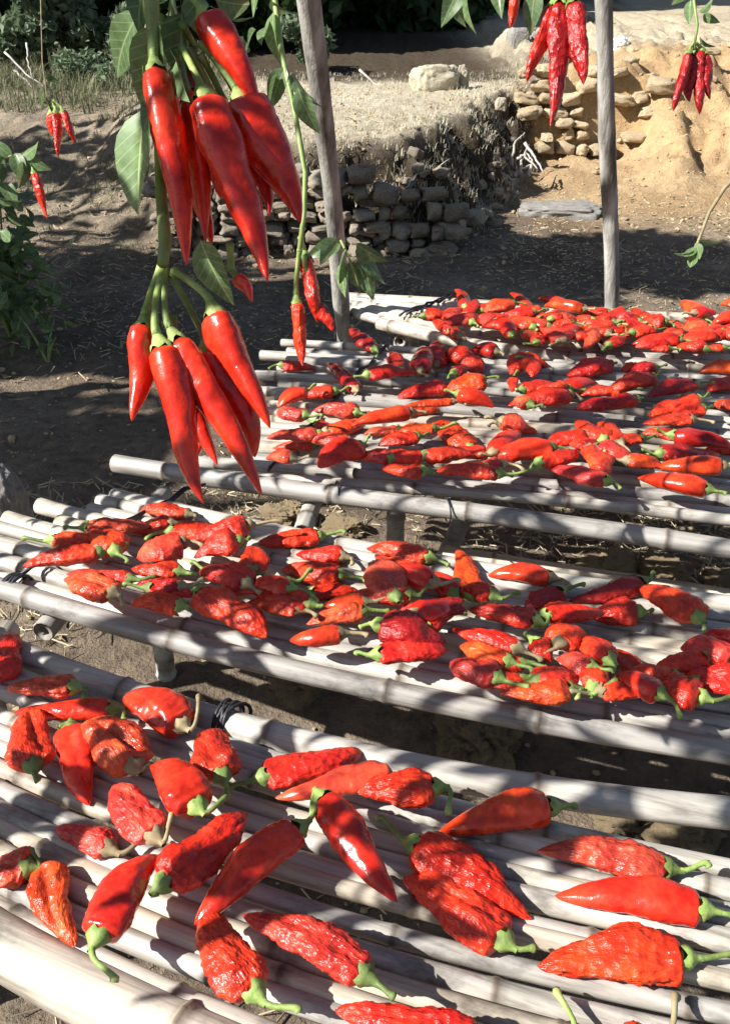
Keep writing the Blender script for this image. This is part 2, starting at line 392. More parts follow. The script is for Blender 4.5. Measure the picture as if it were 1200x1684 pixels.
p = PZ(375, 1168, DECK); wire_tie(rk, (p.x, p.y, DECK-.016), (1, -.35, 0), .023, 5)
# second rack
rk, Fa, Ne, ln = make_rack('B', 'second cane drying rack from the camera, its cane ends wired at left', [(130, 792), (600, 888), (1200, 985)], [(0, 930), (600, 1085), (1200, 1200)], (-.5, -.72), (.85, .7), 11, .0155, (0, 1.2, 0))
pole = Line([(0, 952), (600, 1113), (1200, 1232)], DECK); bowed('edge_pole', pole.at, -.86, .8, DECK-.014, .0172, rk, 14)
lp = [(-.56+.025*i, Ne.at(-.56)+(Fa.at(-.5)-Ne.at(-.56))*i/9-.02, DECK+(.006 if i % 2 else -.004)) for i in range(11)]; cross_wire(rk, lp)
p = PZ(25, 955, DECK); wire_tie(rk, (p.x, p.y, DECK-.014), (1, -.35, 0), .021, 5)
for x in (-.5, .62): cane('crosspiece', (x, Ne.at(x)-.06, DECK-.052), (x+.1, Fa.at(x)+.07, DECK-.052), .018, 0, rk)
leg(rk, -.74, Ne.at(-.74)+.02, DECK-.06); leg(rk, -.42, Fa.at(-.42), DECK-.06); leg(rk, .62, Ne.at(.62), DECK-.06); leg(rk, .72, Fa.at(.72), DECK-.06)
# third rack
rk, Fa, Ne, ln = make_rack('C', 'third cane drying rack with a long white front pole', [(480, 560), (775, 577), (1200, 614)], [(340, 768), (700, 797), (1200, 845)], (-.22, -.3), (1.3, 1.05), 20, .0145, (.3, 1.9, 0))
pole = Line([(190, 748), (600, 810), (1200, 895)], DECK); bowed('edge_pole', pole.at, pole.x[0], .95, DECK-.014, .019, rk, 14)
pole2 = Line([(190, 748), (600, 810), (1200, 895)], DECK); bowed('lower_rail', lambda x: pole2.at(x)+.10, .16, 1.1, DECK-.17, .019, rk, 12)
lp = [(-.19+.02*i, Ne.at(-.2)+(Fa.at(-.1)-Ne.at(-.2))*i/13+.01, DECK+(.006 if i % 2 else -.004)) for i in range(14)]; cross_wire(rk, lp)
for px in (555, 735): p = PZ(px, 800 if px < 600 else 828, DECK); wire_tie(rk, (p.x, p.y, DECK-.014), (1, -.3, 0), .021, 1)
for x in (-.12, .95): cane('crosspiece', (x, Ne.at(x)-.12, DECK-.055), (x+.14, Fa.at(x)+.04, DECK-.055), .018, 0, rk)
p = PZ(650, 850, DECK-.06); leg(rk, p.x, p.y+.06, DECK-.03, .021); cane('brace', (p.x+.02, p.y+.05, .02), (p.x+.17, p.y+.14, DECK-.08), .022, 0, rk, M_BARK, 10)
leg(rk, -.1, Fa.at(-.1), DECK-.06); leg(rk, .98, Ne.at(.98), DECK-.06); leg(rk, 1.05, Fa.at(1.05), DECK-.06)
# farthest rack
rk, Fa, Ne, ln = make_rack('D', 'farthest cane drying rack heaped with red peppers', [(600, 480), (800, 491), (1200, 514)], [(590, 505), (800, 548), (1200, 583)], (-.04, -.08), (1.5, 1.3), 7, .017, (.5, 2.5, 0))
pole = Line([(590, 515), (800, 560), (1200, 596)], DECK); bowed('edge_pole', pole.at, .04, 1.4, DECK-.014, .0175, rk, 14)
lp = [(.1+.018*i, Ne.at(.08)+(Fa.at(.25)-Ne.at(.08))*i/9-.01, DECK+(.008 if i % 2 else 0)) for i in range(10)]; cross_wire(rk, lp); cross_wire(rk, [(a+.02, b, c+.003) for a, b, c in lp])
for x in (.1, 1.2): cane('crosspiece', (x, Ne.at(x)-.05, DECK-.055), (x+.1, Fa.at(x)+.06, DECK-.055), .018, 0, rk)
for x in (.1, 1.25): leg(rk, x, Ne.at(x), DECK-.06); leg(rk, x+.06, Fa.at(x), DECK-.06)

# ------------------------------------------------------------------ peppers
TONES = {'r': (.67, .030, .011), 'o': (.71, .046, .012), 'd': (.4, .011, .010), 'p': (.64, .050, .028), 'm': (.6, .024, .010)}  # d: crimson darkened to carry the shade on those peppers in its colour
def pepper_body(L, W, kind, seed, nu, nv, bend=0., flat=None, hang=False):
    """body along +x from the shoulder (x=0) to the tip (x=L)"""
    rnd = random.Random(seed); s0 = Vector((rnd.uniform(-50, 50), rnd.uniform(-50, 50), rnd.uniform(-50, 50)))
    if flat is None: flat = {'s': .74, 'w': .56, 'c': .54}[kind]
    if hang: flat = .92 if kind == 's' else .66
    amp = {'s': .13 if hang else .13, 'w': .22, 'c': .17}[kind]; dent = {'s': 0 if hang else rnd.uniform(.0, .38), 'w': rnd.uniform(.05, .45), 'c': .65}[kind]; dw = rnd.uniform(.3, .6)
    da = rnd.uniform(-.7, .7); p1 = (rnd.uniform(1.35, 1.9) if hang else rnd.uniform(2.2, 3.2)) if kind == 's' else rnd.uniform(2.1, 3.3); p2 = rnd.uniform(.66, .9) if hang else rnd.uniform(.55, .8); s1 = rnd.uniform(-40, 40)
    sn = .4*W if not hang else .8*W; ph = rnd.uniform(0, 6); lob = rnd.uniform(0, 6)
    Rw = W/2; V = []
    def prof(t):
        a = min(1, (t/.055))**.5 if t < .055 else 1
        return a*(.8+.2*sstep(0, .22, t))*((1-t**p1)**p2*.96+.04*(1-t))*(1+(.1 if kind == 's' else .2)*noise.noise(Vector((t*3.4*L/.13, s1, 1)))*sstep(0, .15, t))
    zc_prev = None
    for i in range(nu):
        t = (i/(nu-1))**1.15 if i else 0
        t = max(t, 0); r = prof(t)
        zc = 0 if hang else Rw*flat*max(prof(max(t, .09)), .12)*.96
        yo = bend*L*(t*t) + sn*.3*math.sin(t*5+ph)*t
        zo = (bend*.25*L*math.sin(t*4+ph)*t*.3) if hang else rnd.uniform(-.0002, .0002)
        for j in range(nv):
            q = 2*math.pi*j/nv; cy, cz = math.cos(q), math.sin(q)
            k = 1 + .07*math.cos(3*q+lob)*(1-t)
            if dent: k -= dent*math.exp(-((q-math.pi/2-da-.5*math.sin(t*4+ph))/dw)**2)*sstep(.02, .2, t)*(1-sstep(.7, 1, t))
            P_ = Vector((t*L/W*2.6, cy*1.4, cz*1.4))+s0
            n = noise.noise(P_*1.1)*.6 + (1-2*abs(noise.noise(P_*2.1)))*.35
            if kind != 's': n += (1-2*abs(noise.noise(Vector((P_.x*1.5, P_.y*3.6, P_.z*3.6)))))*.42 - .2 + (1-2.4*abs(noise.noise(Vector((P_.x*.45+9, P_.y*1.9, P_.z*1.9)))))*.55 - .2
            k += amp*n*sstep(0, .12, t)
            V.append((t*L + (amp*.3*Rw*noise.noise(P_*1.7+s0)), yo + Rw*r*k*cy, zc+zo+Rw*r*k*cz*flat))
    V = np.array(V)
    if not hang:
        V[:, 2] = np.maximum(V[:, 2], .0006*np.random.rand(len(V)))
    Fc = grid_faces(nu, nv)
    Fc.append(tuple(range(nv))[::-1]); Fc.append(tuple((nu-1)*nv+j for j in range(nv)))
    return mesh_of('pepper_body', V, Fc), (0 if hang else Rw*flat*.96)
def calyx_mesh(W, zc, seed, n=20):
    rnd = random.Random(seed); V, Fc = [], []
    prof = [(-.016, .0030), (-.012, .0036), (-.009, .08*W+.0015), (-.006, .14*W+.0012), (-.003, .21*W), (-.0005, .28*W), (.004, .32*W)]
    for i, (x, r) in enumerate(prof):
        for j in range(n):
            q = 2*math.pi*j/n; k = 1 + .05*(i-3)*math.cos(5*q+seed)*(i > 3)*.6; xx = x + (.0025*math.cos(5*q+seed)+.002*math.cos(2*q+seed*2) if i == 6 else 0)
            r2 = min(r, .0118)*k*(1+.06*math.cos(9*q+seed))
            V.append((xx, r2*math.cos(q), zc+r2*math.sin(q)*.9))
    Fc = grid_faces(len(prof), n)
    return mesh_of('calyx', V, Fc)
def stem_mesh(p0, tgt, seed, r=.0029):
    rnd = random.Random(seed); p0 = Vector(p0); tgt = Vector(tgt); L = (tgt-p0).length
    pts = bez(p0, p0+Vector((-L*.45, 0, 0)), tgt+Vector((L*.15, rnd.uniform(-.2, .2)*L, rnd.uniform(.1, .35)*L)), tgt, 9)
    V, Fc = tube(pts, [r*(1.25-.35*math.sin(math.pi*min(1, i/7))+(.25 if i > 6 else 0)) for i in range(9)], 8)
    return mesh_of('stem', V, Fc)
def key_scale(k): return k == 'A'
placed = []; PN = [100]
def pepper(rack, b, t, w, kind='w', tone='r', stem=None, bend=None, dry=False, res=1, lift=0):
    """b, t: where the shoulder and the tip are seen; w: apparent width"""
    PN[0] += 1; seed = PN[0]; rnd = random.Random(seed)
    z = DECK-.003
    for it in range(2):
        pb, pt = PZ(*b, z+.015), PZ(*t, z+.008)
        W = w*depth_of((pb+pt)/2)/F*(1.12 if key_scale(rack) else 1.27); W = min(W, .066); rad = W/2
        if it == 0:
            c = [pb.lerp(pt, k) for k in (.1, .35, .6, .85)]; zz = z
            for oc, orad, oz in placed:
                if (oc[1]-c[1]).length > .25: continue
                dm = min((Vector((u.x, u.y))-Vector((v.x, v.y))).length for u in c for v in oc)
                if dm < (rad+orad)*.7: zz = max(zz, min(oz+orad*.75, DECK+.034))
            z = zz+lift
    placed.append(([pb.lerp(pt, k) for k in (.1, .35, .6, .85)], rad, z))
    d = pt-pb; d.z = 0; L = max(d.length, W*1.05)
    a = math.atan2(d.y, d.x)
    if bend is None: bend = rnd.uniform(-.14, .14)
    nu, nv = {1: (26, 16), 2: (40, 24), 3: (64, 40)}[res]
    me, zc = pepper_body(L, W, kind, seed, nu, nv, 0 if abs(bend) < .02 else bend)
    mw = Matrix.Translation((pb.x, pb.y, z)) @ Matrix.Rotation(a-math.atan(bend)*.8, 4, 'Z') @ Matrix.Rotation(-lift*2, 4, 'Y')
    root = empty('red_pepper', mat=mw)
    body = obj('body', me, M_PS if kind == 's' else M_PW, root); v = rnd.uniform(.88, 1.12)
    tc = TONES[tone]; body.color = (tc[0]*v, tc[1]*rnd.uniform(.7, 1.5), tc[2]*rnd.uniform(.8, 1.3), 1)
    if stem != 0:
        sm = M_DRYSTEM if dry else M_GREEN
        obj('calyx', calyx_mesh(W, zc, seed), sm, root)
        if stem: tg = mw.inverted() @ PZ(*stem, z+.012)
        else: tg = Vector((-rnd.uniform(.022, .045), rnd.uniform(-.02, .02), max(.006, zc+rnd.uniform(-.01, .008))))
        if tg.length > .11: tg *= .11/tg.length
        obj('stem', stem_mesh((-.009, 0, zc), tg, seed), sm, root)
    return root
KW = {'s': 'smooth glossy', 'w': 'wrinkled', 'c': 'caved-in'}
LA = [  # nearest rack: base, tip, width, kind, tone, stem, bend, label
 ((8, 1112), (10, 1034), 45, 'w', 'r', 0, 0, 'upright wrinkled pepper cut by the left edge beside the far pole'),
 ((122, 1126), (12, 1122), 42, 'w', 'p', (140, 1150), 0, 'crinkled pink-red pepper with pale calyx lying at far left corner of nearest rack'),
 ((186, 1162), (20, 1168), 38, 's', 'r', (205, 1185), 0, 'long straight glossy pepper lying crosswise near left edge of nearest rack'),
 ((55, 1258), (40, 1160), 66, 'c', 'r', (64, 1285), 0, 'broad caved-in pepper at left edge, green stem toward camera'),
 ((118, 1198), (146, 1318), 56, 's', 'r', (100, 1195), .1, 'plump glossy pepper with blunt tip toward camera, second from left edge'),
 ((222, 1260), (145, 1180), 74, 'c', 'p', (245, 1260), .05, 'crumpled open-mouthed pepper with pale folded rim behind the plump glossy one'),
 ((300, 1198), (212, 1135), 66, 's', 'r', (328, 1150), 0, 'shiny pepper touching the far pole, thin dry stem standing up'),
 ((365, 1275), (330, 1196), 66, 'c', 'm', (372, 1312), 0, 'ridged dark-red pepper left of the tie, hooked green stem'),
 ((326, 1330), (252, 1250), 70, 's', 'r', (372, 1315), .05, 'glossy folded pepper in the left cluster, stem curving right'),
 ((256, 1372), (178, 1288), 66, 'w', 'p', (290, 1335), 0, 'long-grooved dull pink-red pepper in the left cluster'),
 ((180, 1390), (94, 1350), 46, 'w', 'p', (242, 1378), .05, 'small shrivelled pepper with long pale straight stem pointing right'),
 ((46, 1424), (-18, 1428), 60, 'w', 'p', (52, 1400), 0, 'small crinkled pepper cut by left edge above the front pole'),
 ((84, 1412), (100, 1548), 56, 'c', 'o', 0, .32, 'curved orange-red pepper bowed like a claw above the front pole'),
 ((162, 1542), (252, 1398), 70, 's', 'r', (188, 1615), -.06, 'large dark glossy pepper whose green stem hangs over the front pole'),
 ((268, 1452), (412, 1335), 72, 'w', 'm', (255, 1475), 0, 'big wrinkled dark pepper just behind the long glossy one, pale calyx at front'),
 ((492, 1362), (314, 1508), 64, 's', 'r', (520, 1325), .05, 'long fat glossy pepper lying diagonally at the centre-left front'),
 ((420, 1628), (322, 1502), 68, 'w', 'o', (492, 1665), -.05, 'wrinkled bright pepper at bottom centre-left, thick green stem pointing right'),
 ((602, 1600), (408, 1488), 64, 'w', 'p', (648, 1640), .1, 'long bent crinkled pepper at bottom centre, stem curling down'),
 ((790, 1705), (548, 1662), 72, 'w', 'r', (830, 1720), 0, 'crinkled pepper cut off by the bottom edge'),
 ((432, 1276), (598, 1232), 62, 'c', 'r', (378, 1296), -.05, 'deeply dented pepper at rack centre, thick green stem pointing left'),
 ((648, 1276), (452, 1302), 52, 's', 'p', 0, .06, 'sleek tapering pepper lying on top of two others at rack centre'),
 ((716, 1292), (588, 1300), 62, 'w', 'r', (738, 1338), 0, 'square-shouldered veined pepper half under the sleek one'),
 ((530, 1312), (650, 1478), 62, 's', 'r', (515, 1340), -.06, 'slim glossy pepper pointing its sharp tip at the camera'),
 ((680, 1388), (878, 1494), 78, 'w', 'm', (620, 1348), -.06, 'heavily wrinkled pepper with pale green stem pointing up-left'),
 ((828, 1546), (664, 1438), 78, 'w', 'o', (878, 1560), .05, 'blotchy orange-red pepper whose stem end points right at front centre'),
 ((906, 1330), (722, 1356), 66, 's', 'o', (945, 1326), .08, 'bright smooth plump pepper lying crosswise right of centre'),
 ((1100, 1424), (884, 1388), 58, 'w', 'p', (1165, 1425), .06, 'dull wrinkled pepper behind the glossy one at right edge'),
 ((1156, 1496), (914, 1458), 66, 's', 'r', (1206, 1505), .05, 'long glossy pepper at right edge between two wrinkled ones'),
 ((1126, 1574), (884, 1570), 84, 'w', 'r', (1215, 1572), .05, 'large coarse-wrinkled pepper at lower right, stem leaving the picture'),
 ((930, 1725), (860, 1800), 60, 's', 'r', (915, 1630), 0, 'pepper below the bottom edge showing only its upright green stem'),
 ((1075, 1705), (980, 1740), 60, 'w', 'r', (1112, 1640), 0, 'pepper at bottom right edge with a dark raised stem'),
]
for (b, t, w, k, tn, st, bd, lab) in LA:
    o = pepper('A', b, t, w, k, tn, st, bd, st in ((328, 1150), (290, 1335), (245, 1260), (242, 1378), (1112, 1640)), 3)
    tag(o, lab, 'pepper', 'peppers drying on the racks')

RB = """165,905 38,922 40 w m;190,906 155,860 46 c r 210,926;186,974 102,948 46 c p;216,945 108,938 24 w p;300,960 222,956 30 w d;296,992 218,985 36 w o;
282,860 208,868 34 w r 300,868;310,842 232,833 28 w r 322,856;300,895 226,916 62 w p;296,936 214,930 30 w m;408,866 316,886 52 w r 465,860;392,890 318,908 44 w r 410,885;
526,878 424,892 32 w r 568,876;412,938 420,893 38 c m 434,945;566,912 486,906 30 w r 580,928;560,946 462,934 46 w o 602,956;406,960 338,930 46 w m;478,968 408,962 36 s o 522,992;
492,996 404,985 32 w r;330,974 438,1042 50 w r 316,972;602,985 528,990 26 s o;600,1000 504,1016 34 w p;562,1040 476,1050 34 s m 605,1046;706,915 604,894 36 w r 738,930;
682,945 614,908 36 w r 702,958;650,982 612,918 52 w p 660,990;746,976 704,940 34 s r;776,978 752,898 36 c o;812,976 764,958 36 w m 852,978;906,950 804,938 34 s r;
766,990 658,1000 30 w d;624,1030 732,1050 66 w d;620,1072 735,1062 40 w m;852,1062 744,1028 36 w r;836,1086 754,1060 42 w o 876,1106;818,1112 738,1086 46 w p;
882,1020 768,992 40 w m 905,1010;922,970 858,996 36 w d;938,1130 822,1138 44 w o 950,1150;862,1110 788,1122 30 w m;1056,955 938,986 36 w d;1048,1006 968,1004 50 w m 1072,1004;
1146,1016 1060,958 52 w o 1158,1036;910,1012 952,994 40 w r;920,1056 946,1028 46 w r;1002,1082 948,1044 42 w r 1008,1092;972,1092 914,1078 40 w p;975,1126 986,1084 32 w o 1012,1120;
1048,1108 1012,1060 32 c m;1112,1106 1034,1098 32 w o;1086,1140 1008,1110 40 s r;1152,1146 1074,1124 58 w m 1205,1150;1204,1076 1120,1058 48 w p;1218,1046 1158,1040 30 s r;1220,1120 1138,1112 46 w r;
345,935 392,955 28 w d;700,1030 740,1000 30 w d;880,1050 905,1080 34 w m;84,884 167,888 30 w o;142,865 247,864 35 w p;244,961 330,972 30 c r;282,873 382,871 40 w r;477,953 380,972 30 w p;510,991 419,974 40 c m;512,971 589,964 30 w r;674,975 585,971 37 c m;713,958 625,935 39 s r;679,1012 758,996 39 s m;860,1084 783,1094 30 w r;877,1118 955,1109 41 w m;894,1008 994,1002 34 c r;985,1131 1073,1128 32 w r;1160,1075 1081,1096 36 w r;1199,1110 1128,1106 38 w m"""
RC = """500,645 454,664 27 s r;502,682 454,674 32 w p;586,678 516,670 32 c p;676,678 578,696 28 s r;656,702 598,711 22 w p;686,715 622,729 28 w r;526,712 438,716 28 w p;516,728 448,732 27 w p;
482,752 438,748 26 s p;590,735 520,762 46 w r;696,748 614,753 30 w r;696,772 626,769 31 w o 716,779;772,738 712,692 46 c r;826,690 872,700 32 w p;906,740 808,748 38 s r 938,745;810,745 852,704 28 s r;
822,776 718,768 31 w r 892,773;992,722 944,687 32 w r;980,736 1052,752 36 w p;980,736 928,720 28 w r;968,736 1002,784 36 w o;1020,726 984,690 27 w r;998,790 902,768 36 w p;1112,712 1054,708 27 w o;
1105,716 1205,732 30 s d;1085,745 1188,745 36 w d;1188,768 1078,766 34 s o 1200,764;1164,806 1046,784 34 s o 1192,812;1148,655 1066,681 30 w o 1164,648;1046,655 948,671 29 w d;936,650 836,664 36 w r;
872,664 845,656 28 w p;866,586 838,612 30 w o;860,590 902,598 27 w o;866,590 878,616 26 w o;845,616 840,640 14 w m;792,625 738,642 36 w o;754,650 812,666 31 s m;736,635 653,651 30 w r;746,655 658,666 17 w o;
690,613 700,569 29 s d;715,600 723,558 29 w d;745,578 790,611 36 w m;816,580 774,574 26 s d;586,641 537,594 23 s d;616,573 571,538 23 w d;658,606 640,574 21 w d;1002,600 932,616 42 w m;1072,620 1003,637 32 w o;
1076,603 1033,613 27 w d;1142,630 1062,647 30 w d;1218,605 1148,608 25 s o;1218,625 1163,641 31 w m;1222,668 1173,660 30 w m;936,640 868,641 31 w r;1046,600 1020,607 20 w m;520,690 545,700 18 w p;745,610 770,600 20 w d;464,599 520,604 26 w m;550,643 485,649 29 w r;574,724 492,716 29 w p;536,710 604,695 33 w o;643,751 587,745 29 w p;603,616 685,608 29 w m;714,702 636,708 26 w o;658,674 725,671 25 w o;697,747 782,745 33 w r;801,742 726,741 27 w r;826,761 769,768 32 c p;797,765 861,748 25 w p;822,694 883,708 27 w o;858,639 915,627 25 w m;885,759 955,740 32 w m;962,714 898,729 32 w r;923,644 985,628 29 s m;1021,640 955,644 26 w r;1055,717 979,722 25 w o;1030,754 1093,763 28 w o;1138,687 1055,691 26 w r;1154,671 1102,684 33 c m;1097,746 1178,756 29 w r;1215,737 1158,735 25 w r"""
RD = """765,506 750,473 19 s m;765,516 786,487 16 w r;727,520 700,507 17 s m;725,526 757,504 21 w p;740,546 711,524 19 s r;757,551 729,537 21 w o;842,500 798,511 30 w o;813,530 771,525 30 w p;842,551 810,514 22 s r;876,540 834,520 36 w o;
871,511 844,478 16 w m;890,512 866,518 26 w o;931,503 887,487 19 s r;961,508 894,500 21 s o;926,561 889,540 30 w p;919,561 946,529 24 w r;1001,513 939,507 20 w o;972,541 967,572 22 w p;1000,548 955,534 26 w r;1008,530 975,520 24 w o;
1024,508 1000,520 16 s o;1066,526 1034,507 20 s m;1092,530 1064,532 30 w r;1076,540 1024,549 20 w r;1117,560 1039,561 24 s r;1120,545 1088,552 24 w r;1156,526 1122,494 26 s p;1164,540 1128,541 31 w p;1166,550 1124,566 32 w o;
1186,546 1160,560 28 w r;1215,552 1180,548 28 w r;1215,500 1186,497 20 w o;1206,522 1170,528 22 s r;905,525 930,515 24 w o;945,550 985,556 26 w r;1000,565 1030,552 20 w r;880,560 900,548 18 w r;790,512 815,498 22 w r;940,530 905,535 22 w r;
1020,535 1045,550 20 w m;1100,570 1070,572 18 w r;1140,515 1175,512 20 s r;1190,570 1150,574 20 w r;860,545 885,555 22 w p;975,525 945,519 20 w o;1050,530 1010,528 18 s r;1210,535 1180,538 22 w m;696,519 752,516 22 w r;776,530 721,517 26 w p;782,520 725,534 24 w p;763,525 813,530 22 c r;838,524 774,528 27 w r;848,535 791,535 25 w r;858,536 796,535 25 w r;876,513 822,518 25 w r;903,539 843,527 22 s p;907,528 861,521 27 w p;938,548 878,546 25 w r;904,519 949,524 27 w p;931,547 974,550 20 w r;995,532 946,526 20 w r;1005,535 955,548 23 s r;1027,541 964,545 20 w r;1051,529 994,516 27 w m;1014,530 1070,535 22 w r;1039,546 1079,542 25 w r;1096,559 1048,569 27 c r;1119,550 1069,555 20 w r;1132,539 1086,530 24 w m;1161,573 1112,565 23 w r;1124,526 1165,532 21 w r;1140,550 1200,538 26 w r;1209,539 1164,533 26 s r"""
ORD = 'first second third fourth fifth sixth seventh eighth ninth tenth eleventh twelfth thirteenth fourteenth fifteenth sixteenth seventeenth eighteenth nineteenth twentieth'.split()
ORD += ['twenty-'+o for o in ORD[:9]]+['thirtieth']+['thirty-'+o for o in ORD[:9]]
def direction(b, t):
    a = math.degrees(math.atan2(-(t[1]-b[1])*2.0, t[0]-b[0]))
    if -50 < a < 50: return 'pointing right'
    if a > 130 or a < -130: return 'pointing left'
    return 'pointing away' if a > 0 else 'pointing forward'
def run(txt, key, rackname, far, near, nrow, res, rows):
    Fa, Ne = Line(far, DECK), Line(near, DECK); it = []
    for s in txt.replace('\n', '').split(';'):
        f = s.split(); b = tuple(map(int, f[0].split(','))); t = tuple(map(int, f[1].split(',')))
        st = tuple(map(int, f[5].split(','))) if len(f) > 5 else None
        m = PZ((b[0]+t[0])/2, (b[1]+t[1])/2, DECK); u = (Fa.at(m.x)-m.y)/(Fa.at(m.x)-Ne.at(m.x))
        it.append([b, t, int(f[2]), f[3], f[4], st, min(nrow-1, max(0, int(u*nrow))), (b[0]+t[0])/2])
    cnt = {}
    rank = {}
    for i in sorted(range(len(it)), key=lambda i: it[i][7]):
        r = it[i][6]; cnt[r] = cnt.get(r, 0)+1; rank[i] = cnt[r]
    for i in sorted(range(len(it)), key=lambda i: (it[i][0][1]+it[i][1][1])):
        b, t, w, k, tn, st, r, _ = it[i]
        o = pepper(key, b, t, w, k, tn, st, None, random.random() < .28, res)
        look = KW[k]+(' orange-red' if tn == 'o' else ' shade-dark red' if tn in 'd' else ' pinkish-red' if tn == 'p' else ' red')
        tag(o, '%s pepper %s, %s from left in %s row of %s' % (look, direction(b, t), ORD[rank[i]-1], rows[r], rackname), 'pepper', 'peppers drying on the racks')
run(RB, 'B', 'second rack', [(130, 792), (600, 888), (1200, 985)], [(0, 952), (600, 1113), (1200, 1232)], 4, 2, ['back', 'second', 'third', 'front'])
run(RC, 'C', 'third rack', [(480, 560), (775, 577), (1200, 614)], [(340, 768), (700, 797), (1200, 845)], 4, 1, ['back', 'second', 'third', 'front'])
run(RD, 'D', 'farthest rack', [(600, 480), (800, 491), (1200, 514)], [(590, 515), (800, 560), (1200, 592)], 3, 1, ['back', 'middle', 'front'])

# ------------------------------------------------------------------ posts and pergola
def post(name, pts, rad, label, cat='post', mat=None, n=14, group=None):
    k = 40; P_ = []; Rr = []
    for i in range(k):
        u = i/(k-1)*(len(pts)-1); a = min(int(u), len(pts)-2); w = u-a
        p = Vector(pts[a]).lerp(Vector(pts[a+1]), w); q = .006
        P_.append(p+Vector((noise.noise(p*3)*q, noise.noise(p*3+Vector((9, 9, 9)))*q, 0)) - Vector(pts[0]))
        Rr.append(lerp(rad[a], rad[a+1], w)*(1+.1*noise.noise(p*11)+.08*noise.noise(p*30)))
    V, Fc = tube(P_, Rr, n); o = obj(name, mesh_of(name, V, Fc), mat or M_BARK, None, Vector(pts[0]))
    return tag(o, label, cat, group)
def foot(x, y): return (x, y, zg(x, y)-.08)
b1 = PY(566, 545, 2.62); m1 = PY(545, 300, 2.5); t1 = PY(508, 0, 2.36); e1 = t1+(t1-m1)*1.6
post('pergola_post', [foot(b1.x+.03, b1.y+.02), b1, m1, t1, e1], [.026, .0245, .0245, .029, .029], 'leaning grey-barked post behind the left end of the third rack', group='pergola poles')
b2 = PY(1006, 505, 2.9); m2 = PY(999, 260, 2.86); t2 = PY(990, 0, 2.82); e2 = t2+(t2-m2)*1.5
post('pergola_post', [foot(b2.x+.01, b2.y), b2, m2, t2, e2], [.025, .0245, .024, .0235, .023], 'slim straight grey post behind the farthest rack at right', group='pergola poles')
ZB = 2.02
post('pergola_beam', [(-3.4, 2.55, ZB), (-1.2, 2.5, ZB+.02), (e1.x, e1.y-.03, ZB), (e2.x, e2.y, ZB+.03), (3, 3, ZB)], [.03]*5, 'long overhead pole joining the two posts above the picture', 'beam', group='pergola poles')
post('pergola_beam', [(-3.0, .3, ZB-.02), (-1.0, .55, ZB), (1.6, .85, ZB)], [.028]*3, 'overhead pole above the camera carrying the nearest hanging plant', 'beam', group='pergola poles')
post('pergola_beam', [(-3.2, 1.35, ZB), (-1, 1.45, ZB+.02), (1.9, 1.5, ZB)], [.026]*3, 'overhead pole between the two other beams', 'beam', group='pergola poles')
post('pergola_post', [foot(-2.6, .4), (-2.6, .4, 1), (-2.58, .38, 2.1)], [.036, .034, .03], 'post standing out of view at left near the camera', group='pergola poles')
post('pergola_post', [foot(-2.7, 2.5), (-2.7, 2.5, 1), (-2.7, 2.5, 2.1)], [.036, .034, .03], 'post standing out of view at far left', group='pergola poles')

# ------------------------------------------------------------------ hanging plants
def leaf_mesh(L, W, seed, curl=.25, fold=.3):
    rnd = random.Random(seed); nu, nv = 9, 7; V = []
    for i in range(nu):
        t = i/(nu-1); w = W*.5*(math.sin(math.pi*t**.75)**.9 if 0 < t < 1 else 0)+.0004
        x = L*t; z = -curl*L*t*t
        for j in range(nv):
            s = j/(nv-1)*2-1
            V.append((x, w*s, z+fold*w*abs(s)+.03*W*math.sin(t*9+seed)*s*s))
    V += [(-.35*L, .0012, .1*L), (-.35*L, -.0012, .1*L), (0, -.0015, 0), (0, .0015, 0)]
    k = nu*nv; Fc = grid_faces(nu, nv, False)+[(k, k+1, k+2, k+3)]
    return mesh_of('leaf', V, Fc)
LEAVES = [leaf_mesh(1, .5, i, random.uniform(.05, .5), random.uniform(.1, .5)) for i in range(6)]
for m in LEAVES: m.materials.append(M_LEAF)
def frame(d, roll=0):
    x = Vector(d).normalized(); u = Vector((0, -1, 0)) if abs(x.y) < .9 else Vector((0, 0, 1))
    y = u.cross(x).normalized(); z = x.cross(y)
    return Matrix((x, y, z)).transposed().to_4x4() @ Matrix.Rotation(roll, 4, 'X')
def add_leaf(root, p, d, size, roll=0, mesh=None):
    o = obj('leaf', mesh or random.choice(LEAVES), None, root)
    m = frame(d, roll); m.translation = Vector(p)-root.location; o.matrix_local = m @ Matrix.Diagonal((size, size, size, 1)); return o
def hang_pepper(root, b, t, W, kind='s', tone='r', bend=0, frm=None, roll=0, res=(48, 28)):
    """pepper from shoulder b to tip t (world), as a part; its calyx and stalk as sub-parts"""
    PN[0] += 1; b, t = Vector(b), Vector(t); d = t-b
    me, _ = pepper_body(d.length, W, kind, PN[0], *res, bend, hang=True)
    o = obj('pepper', me, M_PS if kind == 's' else M_PW, root); m = frame(d, roll); m = m @ Matrix.Rotation(-math.atan(bend)*.9, 4, 'Z')
    m.translation = b-root.location; o.matrix_local = m; tc = TONES[tone]; o.color = (*tc, 1)
    obj('calyx', calyx_mesh(W, 0, PN[0]), M_GREEN, o)
    if frm is not None:
        f = m.inverted() @ (Vector(frm)-root.location); L = f.length
        V, Fc = tube(bez((-.009, 0, 0), (-.35*L, 0, 0), f*.75+Vector((-.1*L, 0, 0)), f, 8), [.0042, .0034, .003, .003, .003, .003, .0034, .004], 8)
        obj('stalk', mesh_of('stalk', V, Fc), M_GREEN, o)
    return o
def vine(root, pts, rad, name='stem', mat=None):
    V, Fc = tube([Vector(p)-root.location for p in pts], rad, 8); return obj(name, mesh_of(name, V, Fc), mat or M_VINE, root)

